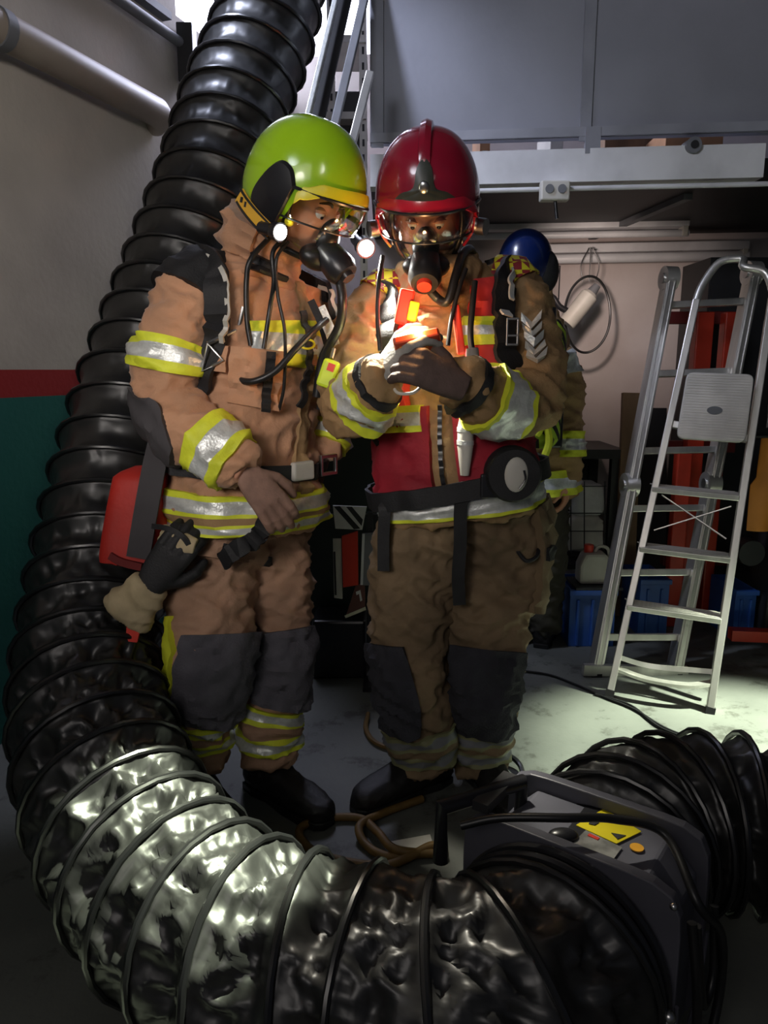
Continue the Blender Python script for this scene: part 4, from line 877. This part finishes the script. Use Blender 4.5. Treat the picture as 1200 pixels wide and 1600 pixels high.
hosep(R1, 'breathing_hose', [Matrix(M1)@V((0, -.16, -.11)), W(535, 470, 1.98), W(530, 510, 2.0), W(505, 560, 2.04), W(495, 620, 2.05)], .013, M['rubber'])
b = MB(); a = W(370, 850, 1.90); P_ = path([W(345, 880, 1.90), W(368, 858, 1.88), W(395, 845, 1.89), W(412, 825, 1.90), W(420, 800, 1.92)], 26)
b.ribbon([p+V((0, .006*math.sin(i*1.3), .003*math.cos(i*1.9))) for i, p in enumerate(P_)], [V((.1, -1, .2))]*26, [.045+.006*math.sin(i*1.7) for i in range(26)], .02); b.build('hanging_strap', M['black'], R1, label='crumpled black strap')
# things hanging on firefighter 1
bag = empty('red_bag', W(212, 870, 2.0), 'red fabric bag with grey shoulder strap hanging at hip of the lime-helmeted firefighter', 'bag')
b = MB(); cen = [W(222, 728, 2.02), W(218, 770, 2.0), W(212, 830, 1.985), W(210, 884, 1.97)]
rows = []
for i in range(17):
    c = catmull(cen, 3*i/16); u = i/16; w = .066+.028*u; d = .050; k = math.sin(min(1, u*6+.2)*PI/2)*math.sin(min(1, (1-u)*10+.2)*PI/2)
    rows.append([c+V((w*k*math.copysign(abs(math.cos(a))**.5, math.cos(a)), d*k*math.copysign(abs(math.sin(a))**.5, math.sin(a)), 0)) for a in [2*PI*j/32 for j in range(32)]])
b.grid(rows, True, True); b.build('pouch', M['redbag'], bag)
b = MB(); b.ribbon(path([W(250, 690, 1.98), W(240, 735, 1.95), W(228, 800, 1.925), W(216, 872, 1.905)], 20), [V((0, -1, .05))]*20, .062, .008); b.build('strap', M['elbow'], bag)
b = MB(); b.ribbon(path([W(172, 868, 1.925), W(190, 878, 1.92), W(222, 886, 1.91)], 12), [V((0, -1, 0))]*12, .02, .012); b.build('bottom_seam', mat('dark_red_trim', (.16, .01, .01), .7), bag)
b = MB(); b.prism([W(166, 868, 1.93), W(183, 876, 1.92), W(182, 884, 1.92), W(167, 878, 1.93)], (0, .01, 0)); b.build('corner_patch', M['redbag'], bag, smooth=False)
gl = empty('work_glove', W(205, 980, 1.95), 'black glove with tan cuff and red tag hanging from the belt', 'glove')
hand_mesh(gl, 'hand_part', M['black'], W(236, 912, 1.88), W(272, 862, 1.88)-W(236, 912, 1.88), V((0, -1, .1)), (20, 15, 18, 22), thumb=1, sc=1.15, thick=.0125, spread=2)
b = MB(); cA, cB = W(234, 915, 1.88), W(196, 962, 1.89); cf = Loft([(cA, .048, .026), (cA.lerp(cB, .35), .056, .028), (cA.lerp(cB, .8), .066, .03), (cB, .066, .028)], (0, -1, .0), 2.6, .004)
cf.mesh(b, .2, 30); remesh('cuff', b, M['glovetan'], gl, .006, .005, 1, label='tan gauntlet cuff')
b = MB(); b.prism([W(198, 976, 1.87), W(219, 982, 1.87), W(214, 1004, 1.87), W(196, 1002, 1.87)], (0, .008, 0)); b.build('tag', mat('red_tag', (.75, .06, .04), .6), gl, smooth=False)
g2 = empty('work_glove', W(275, 870, 1.9), 'crumpled tan glove tucked on the belt above the black glove', 'glove')
hand_mesh(g2, 'hand_part', M['glovetan'], W(298, 852, 1.885), W(246, 836, 1.89)-W(298, 852, 1.885), V((0, -1, .3)), (45, 50, 50, 48), thumb=-1, sc=.70, thick=.014, vox=.0045)
b = MB(); b.ribbon(path([W(238, 822, 1.91), W(262, 826, 1.88), W(285, 838, 1.87), W(302, 862, 1.88)], 14), [V((0, -1, .2))]*14, .014, .006); b.build('elastic', M['black'], g2)
al = empty('gas_alarm', W(512, 590, 1.98), 'lime yellow alarm unit clipped on strap between the two firefighters', 'alarm')
R_ = Matrix.Rotation(math.radians(20), 3, 'Y'); b = MB(); b.box(W(513, 584, 1.98), (.045, .03, .075), R_); b.build('casing', mat('lime_plastic', (.62, .80, .04), .4), al, smooth=False, bevel=.008)
b = MB(); b.box(W(517, 574, 1.963), (.018, .004, .02), R_); b.build('label_patch', M['redpl'], al, smooth=False)
b = MB(); b.tube([W(518, 560, 1.98), W(522, 545, 1.99)], .006); b.build('clip', M['steel'], al)

# ---------------------------------------------------------------- firefighter 2 (red helmet)
F = V((-.12, -.99, 0)).normalized()
R2 = empty('person', (.25, 2.2, 0), 'person in dark red helmet and yellow-lit brown turnout suit looking down at gloved hands', 'person')
T2 = Loft([(W(720, 800, 2.20), .235, .185), (W(716, 765, 2.20), .228, .180), (W(708, 715, 2.20), .208, .165), (W(702, 640, 2.20), .200, .160), (W(700, 550, 2.21), .200, .165), (W(700, 475, 2.22), .192, .125), (W(695, 425, 2.22), .12, .09)], F, 2.4, .009)
AR2 = Loft([(W(606, 588, 1.87), .050, .048), (W(588, 602, 1.90), .062, .060), (W(560, 628, 1.96), .078, .076), (W(545, 630, 2.04), .082, .080), (W(553, 575, 2.12), .084, .08), (W(572, 520, 2.17), .086, .08), (W(604, 475, 2.20), .082, .07), (W(640, 460, 2.22), .07, .06)], (-.6, -.7, .35), 2.1, .008)
AL2 = Loft([(W(708, 596, 1.87), .058, .055), (W(738, 612, 1.90), .070, .066), (W(788, 632, 1.97), .082, .080), (W(832, 622, 2.06), .084, .084), (W(830, 565, 2.14), .086, .084), (W(818, 505, 2.18), .088, .085), (W(796, 458, 2.21), .088, .075), (W(758, 446, 2.22), .07, .06)], (.1, -.8, -.5), 2.1, .008)
LR2 = Loft([(W(668, 1190, 2.13), .084, .086), (W(660, 1140, 2.12), .092, .094), (W(648, 1090, 2.11), .098, .102), (W(640, 1040, 2.12), .104, .108), (W(642, 960, 2.16), .118, .120), (W(652, 880, 2.19), .130, .130), (W(670, 810, 2.20), .128, .13), (W(695, 765, 2.20), .11, .12)], F, 2.3, .010)
LL2 = Loft([(W(752, 1195, 2.16), .078, .080), (W(752, 1140, 2.16), .085, .088), (W(756, 1090, 2.14), .094, .098), (W(757, 1040, 2.13), .100, .104), (W(764, 960, 2.17), .122, .120), (W(775, 880, 2.20), .138, .132), (W(772, 810, 2.20), .140, .135), (W(745, 765, 2.20), .11, .12)], F, 2.3, .010)
M2 = frame(W(668, 338, 2.10), -6, 26, 0, 1.10)
body(R2, M2, [slim(T2), slim(AR2), slim(AL2), slim(LR2), slim(LL2)], W(695, 430, 2.2)); face_bits(R2, M2)
b = MB(); T2.mesh(b); AR2.mesh(b); AL2.mesh(b); jk = remesh('jacket', b, M['tan2'], R2, .009, .009, 3)
b = MB(); LR2.mesh(b); LL2.mesh(b); tr = remesh('trousers', b, M['trous2'], R2, .009, .012, 3)
CN2 = Loft([(W(690, 470, 2.18), .13, .11), (W(688, 440, 2.17), .12, .11), (W(684, 405, 2.16), .11, .105)], F, 2.2, .01)
b = MB(); CN2.mesh(b, .25, 40); remesh('collar', b, M['tan2'], jk, .008, .008, 2)
band(T2, .25, 1.15, 'hem_band', jk, rowm=(0, 1, 1, 1, 0), nt=12, off=.012)
band(AL2, 1.35, 2.15, 'forearm_band', jk, rowm=(0, 1, 1, 1, 1, 0)); band(AR2, 1.15, 1.9, 'forearm_band', jk, rowm=(0, 1, 1, 1, 0))
for lf in (AR2, AL2):
    b = MB(); lf.patch(b, .55, .85, -180, 180, .008, 4, 36); b.build('cuff_strap', M['black'], jk)
    b = MB(); lf.patch(b, 5.9, 6.9, -180, 180, .011, 8, 40); cm = mat('yellow_red_checks', (.7, .6, .02), .6); nt = cm.node_tree
    ck = nt.nodes.new('ShaderNodeTexChecker'); ck.inputs['Scale'].default_value = 42; ck.inputs['Color1'].default_value = (.72, .66, .03, 1); ck.inputs['Color2'].default_value = (.25, .02, .03, 1)
    tc = nt.nodes.new('ShaderNodeTexCoord'); nt.links.new(tc.outputs['Object'], ck.inputs[0]); nt.links.new(ck.outputs[0], nt.nodes['Principled BSDF'].inputs['Base Color']); b.build('shoulder_checks', cm, jk)
# white chevrons on the sleeve
cand = []
for ti in range(90):
    t = 3.3+2.6*ti/89
    for ai in range(-60, 60):
        q = AL2.pt(t, math.radians(ai*3), .010, False); cand.append((pix(q), t, ai*3))
def onsleeve(px, py):
    return min(cand, key=lambda c: math.hypot(c[0][0]-px, c[0][1]-py)+60*c[0][2])[1:]
for k in range(5):
    cx = 829+k*2.2; y = 496+k*15; P6 = [(cx-13, y-4), (cx, y+11), (cx+12, y-6), (cx+12, y+6), (cx, y+22), (cx-13, y+7)]
    P6 = [onsleeve(*q) for q in P6]; lo = [AL2.pt(t, math.radians(a), .008) for t, a in P6]; hi = [AL2.pt(t, math.radians(a), .022) for t, a in P6]; b = MB()
    b.add(hi+lo, [[0, 1, 4, 5], [1, 2, 3, 4], [6, 11, 10, 7], [7, 10, 9, 8]]+[[i, (i+1) % 6, (i+1) % 6+6, i+6] for i in range(6)]); b.build('sleeve_chevron', M['sil'], jk, smooth=False)
# tabard vest
for a0, a1 in ((-88, -10), (2, 88)):
    b = MB(); T2.patch(b, 1.45, 3.1, a0, a1, .026, 14, 20); vs = b.build('red_vest', M['vest'], R2)
    b = MB(); T2.patch(b, 2.72, 3.12, a0+4, a1-4, .032, 8, 20, rowm=(0, 1, 1, 0)); b.build('vest_band', BAND, vs)
    b = MB(); c_ = (a0+a1)/2*(.62 if a0 > 0 else .9); T2.patch(b, 3.1, 5.5, c_-16, c_+16, .026, 18, 10, shape=lambda v: 1.2-.4*v); b.build('vest_shoulder', mat('red_vest_strap', (.55, .03, .03), .7), vs)
    b = MB(); T2.patch(b, 4.0, 4.5, c_-20, c_+8, .036, 6, 8, rowm=(0, 1, 0)); b.build('vest_patch', BAND, vs)
b = MB(); T2.strip(b, [(3.1, -3), (2.3, -4), (1.45, -4)], .012, .020); b.build('zip', M['plast'], jk)
b = MB(); p = T2.pt(2.75, math.radians(8), .05); b.tube([p+V((0, 0, .02)), p, p-V((0, 0, .05)), p-V((0, 0, .13))], [.018, .022, .022, .012], 16); lt = b.build('signal_light', M['cream'], vs)
for dz in (0, .035): b = MB(); b.tube([p-V((0, 0, dz+.012)), p-V((0, 0, dz))], .0235, 16); b.build('light_ring', M['sil'], lt)
# trousers details
b = MB(); LR2.patch(b, 1.45, 3.45, -95, 12, .018, 18, 30, shape=lambda v: .60+.40*math.sin(PI*min(1, v*.7+.2))); b.build('knee_pad', M['knee2'], tr)
b = MB(); LL2.patch(b, 1.35, 3.4, -66, 66, .018, 18, 30, shape=lambda v: .85+.15*math.sin(PI*v)); b.build('knee_pad', M['knee2'], tr)
pg = mat('soiled_reflective_tape', (.20, .20, .10), .6, var=.3); 
for lf in (LR2, LL2): band(lf, .3, 1.3, 'shin_band', tr, rowm=(0, 1, 1, 0, 2, 2, 0, 1, 1, 0), mats=[pg, M['grey'], M['trous2']], nt=20)
b = MB(); LL2.patch(b, 4.2, 6.1, 48, 128, .024, 14, 16); cp = b.build('cargo_pocket', M['trous2'], tr)
b = MB(); LL2.patch(b, 5.25, 5.5, 52, 66, .034, 4, 6); b.build('velcro_tab', M['black'], cp)
hosep(R2, 'pocket_cord', [W(806, 858, 2.08), W(822, 876, 2.05), W(838, 870, 2.06), W(842, 855, 2.1)], .006, M['black'])
boot(R2, W(665, 1200, 2.14), W(665, 1200, 2.14)+V((-.165, -.11, 0)))
boot(R2, W(752, 1200, 2.17), W(752, 1200, 2.17)+V((.06, -.19, 0)))
# gloves around the small device
hand_mesh(R2, 'glove', M['glove'], W(594, 590, 1.88), V((.60, -.12, .85)), V((-.55, -.55, .62)), (26, 28, 28, 30), thumb=1, sc=1.12, thick=.0122, tcurl=18)
hand_mesh(R2, 'glove', M['glovedk'], W(716, 602, 1.81), V((-.90, -.04, .42)), V((.12, -.90, .42)), (26, 28, 32, 36), thumb=1, sc=1.1, thick=.0125, tcurl=10)
hand_p = W(652, 538, 1.865)
h2, P2 = helmet(R2, M2, M['red'], mat('red_rim', (.42, .01, .03), .25, coat=.5), .98, panel=False, crest=True)
mask(R2, M2, M['redpl'], M['rubber'])
for s in (-1, 1):
    b = MB(); b.tube([M2@V((s*.122, -.02, -.02)), M2@V((s*.142, -.03, -.02))], .022, 18); b.build('visor_pivot', M['steel'], h2)
    b = MB(); b.ribbon(path([P2(s*66, -8, .004), P2(s*70, -26, .004), P2(s*74, -44, .002)], 8), [V((s, -.4, 0))]*8, .022, .006); b.xf(M2); b.build('cheek_guard', M['red'], h2)
for s, lf in ((1, 0), (-1, 0)):
    ta = [(5.9, s*140), (5.8, s*90), (5.35, s*44), (4.4, s*36), (3.6, s*42), (2.6, s*66)]
    b = MB(); T2.strip(b, ta, .070, .036, .014, 40); ss = b.build('shoulder_strap', M['black'], R2)
    if s == 1:
        b = MB(); T2.strip(b, [(5.75, 80), (5.35, 46), (4.85, 39)], .016, .052, .006, 20); b.build('strap_stripe', M['sil'], ss)
        b = MB(); T2.strip(b, [(4.62, 34), (4.5, 34)], .030, .052, .006, 8); b.build('strap_label', M['white'], ss)
        b = MB(); q = T2.pt(4.2, math.radians(36), .065)
        for dx in (-.014, .014): b.box(q+V((dx, 0, 0)), (.005, .008, .07))
        for dz in (-.033, -.01, .033): b.box(q+V((0, 0, dz)), (.032, .008, .006))
        b.build('strap_buckle', M['steel'], ss, smooth=False, bevel=.0015)
b = MB(); T2.strip(b, [(1.35, -178+10*k) for k in range(36)], .055, .036, .010, 60); bl = b.build('waist_belt', M['black'], R2)
b = MB(); p = T2.pt(1.4, math.radians(16), .045); b.box(p, (.05, .02, .065)); b.build('belt_buckle', M['plast'], bl, smooth=False, bevel=.006)
b = MB(); q = p+V((.03, -.01, 0)); b.box(q, (.006, .012, .06)); b.build('buckle_bar', M['steel'], bl, smooth=False)
b = MB(); P_ = [T2.pt(1.2, math.radians(4), .035), W(720, 790, 1.99), W(719, 850, 2.00), W(716, 900, 2.01), W(718, 945, 2.02)]; b.ribbon(path(P_, 24), [V((0, -1, 0))]*24, .036, .006); b.build('hanging_strap', M['black'], bl)
P_ = [T2.pt(1.3, math.radians(-62), .03), W(600, 790, 2.05), W(599, 840, 2.05), W(599, 892, 2.05)]; b = MB(); b.ribbon(path(P_, 20), [V((0, -1, 0))]*20, .034, .006); b.build('hanging_strap', M['black'], bl)
q = W(803, 742, 1.95); b = MB(); b.tube([q+V((0, .05, 0)), q, q+V((0, -.01, 0))], [.075, .075, .068], 28); b.xf(Matrix.Identity(4)); pu = b.build('pouch', M['black'], bl)
b = MB(); b.ball(q+V((.004, -.012, .002)), (.031, .008, .047), 24, 12); b.build('pouch_disc', M['cream'], pu)
b = MB(); b.tube(path([q+V((.01, -.024, -.035)), q+V((.026, -.024, -.01)), q+V((.022, -.024, .015))], 10), .003, 6); b.build('disc_cord', M['plast'], pu)
# chest hoses, gauge and radio
hosep(R2, 'breathing_hose', [M2@V((0, -.15, -.115)), M2@V((.03, -.15, -.15)), W(700, 470, 2.0), W(712, 430, 2.02), W(722, 400, 2.08), W(735, 390, 2.15), W(745, 420, 2.2)], .012, M['rubber'])
hosep(R2, 'gauge_hose', [W(742, 440, 2.02), W(738, 480, 1.99), W(735, 520, 1.97), W(738, 552, 1.96)], .0085, M['rubber'])
b = MB(); b.tube([W(738, 545, 1.96), W(740, 580, 1.95)], [.016, .019], 18); b.build('pressure_gauge', M['grey'], R2)
hosep(R2, 'radio_cable', [W(598, 400, 2.05), W(592, 440, 2.02), W(590, 500, 2.0), W(594, 548, 1.98)], .006, M['rubber'])
hosep(R2, 'radio_cable', [W(728, 420, 2.03), W(716, 455, 2.0), W(705, 500, 1.98), W(700, 540, 1.97)], .006, M['rubber'])
b = MB(); q = W(632, 480, 2.0); b.box(q, (.04, .03, .09), Matrix.Rotation(.2, 3, 'Y')); rd = b.build('radio_handset', M['redpl'], R2, smooth=False, bevel=.006, label='red and yellow handset clipped on the chest')
b = MB(); b.box(q+V((.022, -.012, -.012)), (.026, .03, .05), Matrix.Rotation(.2, 3, 'Y')); b.build('handset_grip', M['yrim'], rd, smooth=False, bevel=.004)
b = MB(); q = W(716, 515, 2.0); b.box(q, (.022, .02, .13), Matrix.Rotation(-.15, 3, 'Y')); b.build('chest_tube', M['redpl'], R2, smooth=False, bevel=.006)
b = MB(); c0 = W(690, 720, 2.44); c1 = W(700, 450, 2.42); ax_ = (c1-c0).normalized(); b.tube([c0, c0+ax_*.05, c1-ax_*.05, c1], [.04, .078, .078, .04], 28); b.build('air_cylinder', M['dark'], R2)
b = MB(); b.box(W(700, 600, 2.38), (.24, .04, .48)); b.build('back_plate', M['plast'], R2, smooth=False, bevel=.015)
# device
dv = empty('gas_detector', hand_p, 'small handheld device held between the gloved hands', 'device')
R_ = Matrix.Rotation(math.radians(-12), 3, 'Y')@Matrix.Rotation(math.radians(50), 3, 'X')
b = MB(); b.box(hand_p, (.115, .028, .065), R_); b.build('casing', mat('dark_red_device', (.40, .05, .02), .4), dv, smooth=False, bevel=.006)
b = MB(); b.box(hand_p+R_@V((-.01, -.0155, 0)), (.07, .003, .04), R_); b.build('screen', M['orange'], dv, smooth=False)
b = MB(); b.tube(path([W(612, 600, 1.88), W(622, 614, 1.84), W(645, 614, 1.84), W(660, 602, 1.86)], 16), .004, 8); b.build('lanyard', M['cream'], dv)

# ---------------------------------------------------------------- firefighter 3 (blue helmet), partly hidden
F = V((.35, .93, 0)).normalized()
R3 = empty('person', (.72, 3.45, 0), 'person in blue helmet standing behind, seen from the back beside the white wall', 'person')
T3 = Loft([(W(828, 770, 3.42), .215, .17), (W(828, 700, 3.42), .20, .16), (W(828, 620, 3.42), .195, .15), (W(824, 540, 3.42), .175, .14), (W(820, 485, 3.42), .13, .11), (W(822, 440, 3.42), .10, .08)], F, 2.3, .009)
A3 = Loft([(W(887, 748, 3.30), .052, .050), (W(888, 700, 3.31), .062, .060), (W(888, 640, 3.33), .066, .066), (W(881, 580, 3.36), .070, .070), (W(860, 540, 3.38), .062, .06), (W(838, 505, 3.40), .06, .06)], F, 2.1, .008)
A3b = Loft([(W(760, 700, 3.6), .05, .05), (W(765, 620, 3.6), .066, .06), (W(785, 520, 3.45), .07, .07), (W(800, 482, 3.42), .06, .06)], F, 2.1, .008)
L3 = [Loft([(W(x, 985, Y), .075, .08), (W(x, 930, Y), .085, .09), (W(x, 870, Y), .10, .105), (W(xx, 790, 3.42), .12, .13), (W(xx, 745, 3.42), .1, .1)], F, 2.2, .009) for x, xx, Y in ((802, 808, 3.44), (850, 846, 3.40))]
M3_ = frame(W(820, 428, 3.40), 160, 12, 0, .95)
body(R3, M3_, [slim(T3), slim(A3), slim(A3b), slim(L3[0]), slim(L3[1])], W(822, 440, 3.42), .009)
b = MB(); T3.mesh(b); A3.mesh(b); A3b.mesh(b); jk = remesh('jacket', b, M['tan2'], R3, .011, .008, 3)
b = MB(); L3[0].mesh(b); L3[1].mesh(b); remesh('trousers', b, mat('dark_trouser_cloth', (.05, .045, .03), .9), R3, .011, .008, 3)
band(A3, .75, 1.45, 'sleeve_band', jk); band(T3, .05, .6, 'hem_band', jk)
b = MB(); A3.patch(b, 2.85, 3.5, -40-150, 40-150, .010, 8, 10); b.build('sleeve_patch', M['sil'], jk)
hand_mesh(R3, 'hand', M['skin'], W(887, 750, 3.30), V((-.1, -.1, -1)), V((.9, -.3, 0)), (22, 24, 24, 26), thumb=1, sc=1.0, vox=.005)
helmet(R3, M3_, M['blue'], M['blue'], 1.0, panel=True)
for p in (W(802, 985, 3.44), W(850, 985, 3.40)): boot(R3, p, p+F*.2)
b = MB(); hs = mat('lime_black_hazard_sleeve', (.3, .5, .02), .6); nt = hs.node_tree; wv = nt.nodes.new('ShaderNodeTexWave'); wv.inputs['Scale'].default_value = 9; wv.bands_direction = 'DIAGONAL'
cr = nt.nodes.new('ShaderNodeValToRGB'); cr.color_ramp.interpolation = 'CONSTANT'; cr.color_ramp.elements[0].color = (.01, .01, .01, 1); cr.color_ramp.elements[1].position = .5; cr.color_ramp.elements[1].color = (.35, .5, .03, 1)
tc = nt.nodes.new('ShaderNodeTexCoord'); nt.links.new(tc.outputs['Object'], wv.inputs[0]); nt.links.new(wv.outputs[0], cr.inputs[0]); nt.links.new(cr.outputs[0], nt.nodes['Principled BSDF'].inputs['Base Color'])
c0, c1 = W(846, 700, 3.17), W(858, 500, 3.19); ax_ = (c1-c0).normalized(); b.tube([c0, c0+ax_*.04, c1-ax_*.05, c1], [.04, .075, .075, .045], 28); b.build('air_cylinder', hs, R3)
b = MB(); b.tube([c1-ax_*.01, c1+ax_*.05], [.03, .028], 14); b.build('cylinder_valve', M['plast'], R3)
b = MB(); b.box(W(835, 610, 3.25), (.26, .03, .5)); b.build('back_plate', M['plast'], R3, smooth=False, bevel=.01)
b = MB(); b.tube(path([W(838, 680, 3.1), W(852, 662, 3.09), W(858, 690, 3.09), W(850, 716, 3.09), W(842, 745, 3.1)], 20), .016, 8); b.build('hose_sleeve', M['yel'], R3)
b = MB(); b.ball(W(848, 425, 3.38), (.07, .08, .10), 20, 14); b.build('neck_cloth', M['black'], R3)
# ================================================================== LIGHT
def light(kind, loc, tgt, energy, col=(1, 1, 1), size=.1, spot=40, blend=.3, sy=None):
    l = bpy.data.lights.new('light', kind); o = bpy.data.objects.new('scene_light', l); COL.objects.link(o); o.location = loc
    d = V(tgt)-V(loc); o.rotation_euler = d.to_track_quat('-Z', 'Y').to_euler(); l.energy = energy; l.color = col
    if kind == 'AREA':
        l.size = size
        if sy: l.shape = 'RECTANGLE'; l.size_y = sy
    else: l.shadow_soft_size = size
    if kind == 'SPOT': l.spot_size = math.radians(spot); l.spot_blend = blend
    return o
w = bpy.data.worlds.new('world'); SC.world = w; w.use_nodes = True
w.node_tree.nodes['Background'].inputs[0].default_value = (.55, .62, .8, 1); w.node_tree.nodes['Background'].inputs[1].default_value = .045
# daylight through the hatch windows
light('AREA', LWp(1.5, 3.25, .1), (-.1, 2.6, 2.2), 36, (.72, .74, 1.0), .7, sy=1.1)
light('AREA', (-.3, 4.5, 3.35), (-.3, 2.5, 2.6), 12, (.75, .78, 1.0), .5, sy=.5)
# added soft fill from behind the camera, high left
light('AREA', (-.9, -1.3, 2.3), (-.1, 2.2, 1.2), 13, (1.0, .93, .88), 1.6, sy=1.2)
light('SPOT', (-1.0, -.4, 1.8), (-.30, 2.1, 1.22), 125, (1.0, .92, .86), .4, 32, 1.0)  # added spot brightening the clothes of firefighter 1
# torches
light('SPOT', HELM_TORCH+V((.012, -.035, -.02)), HANDS, 130, (1, .95, .80), .02, 60, .5)
light('SPOT', HELM_TORCH+V((.0, -.04, .0)), W(515, 440, 1.9), 2.0, (.85, .95, 1), .02, 70, .8)
# hand lamp pool on the floor at right and on the duct
light('SPOT', (2.35, 2.35, 1.9), (1.36, 2.26, 0), 1350, (.90, 1.0, .78), .04, 41, .6)
light('SPOT', (.42, 1.62, 2.35), (-.41, 1.29, .38), 1300, (.92, 1.0, .74), .03, 17, .3)
light('SPOT', (.85, 3.45, 1.80), (1.25, 4.5, 1.62), 26, (1.0, .80, .70), .05, 80, 1.0)  # added warm spot brightening the back wall and batten lamps
light('SPOT', (-1.0, .5, 2.7), (1.1, 3.3, 2.3), 115, (.86, .89, 1.0), .35, 52, 1.0)  # added spot brightening the fascia, beam and helmet tops
light('SPOT', (-1.15, 2.45, 3.6), (-.42, 3.03, 2.65), 240, (.72, .78, 1.0), .12, 46, .9)  # added cool spot strengthening hatch daylight on the upper duct
light('SPOT', (.5, -.2, 2.3), (-1.5, 2.2, 2.0), 110, (1, .94, .88), .3, 52, 1.0)  # added spot brightening the left wall
light('POINT', hand_p+V((0, -.015, .035)), hand_p+V((0, 0, 1)), 3.6, (1.0, .52, .20), .02)  # added orange point standing in for bounce off the lit gloves
SC.view_settings.view_transform = 'Standard'; SC.view_settings.look = 'None'; SC.view_settings.gamma = 1; SC.view_settings.use_curve_mapping = False
SC.view_settings.exposure = 0
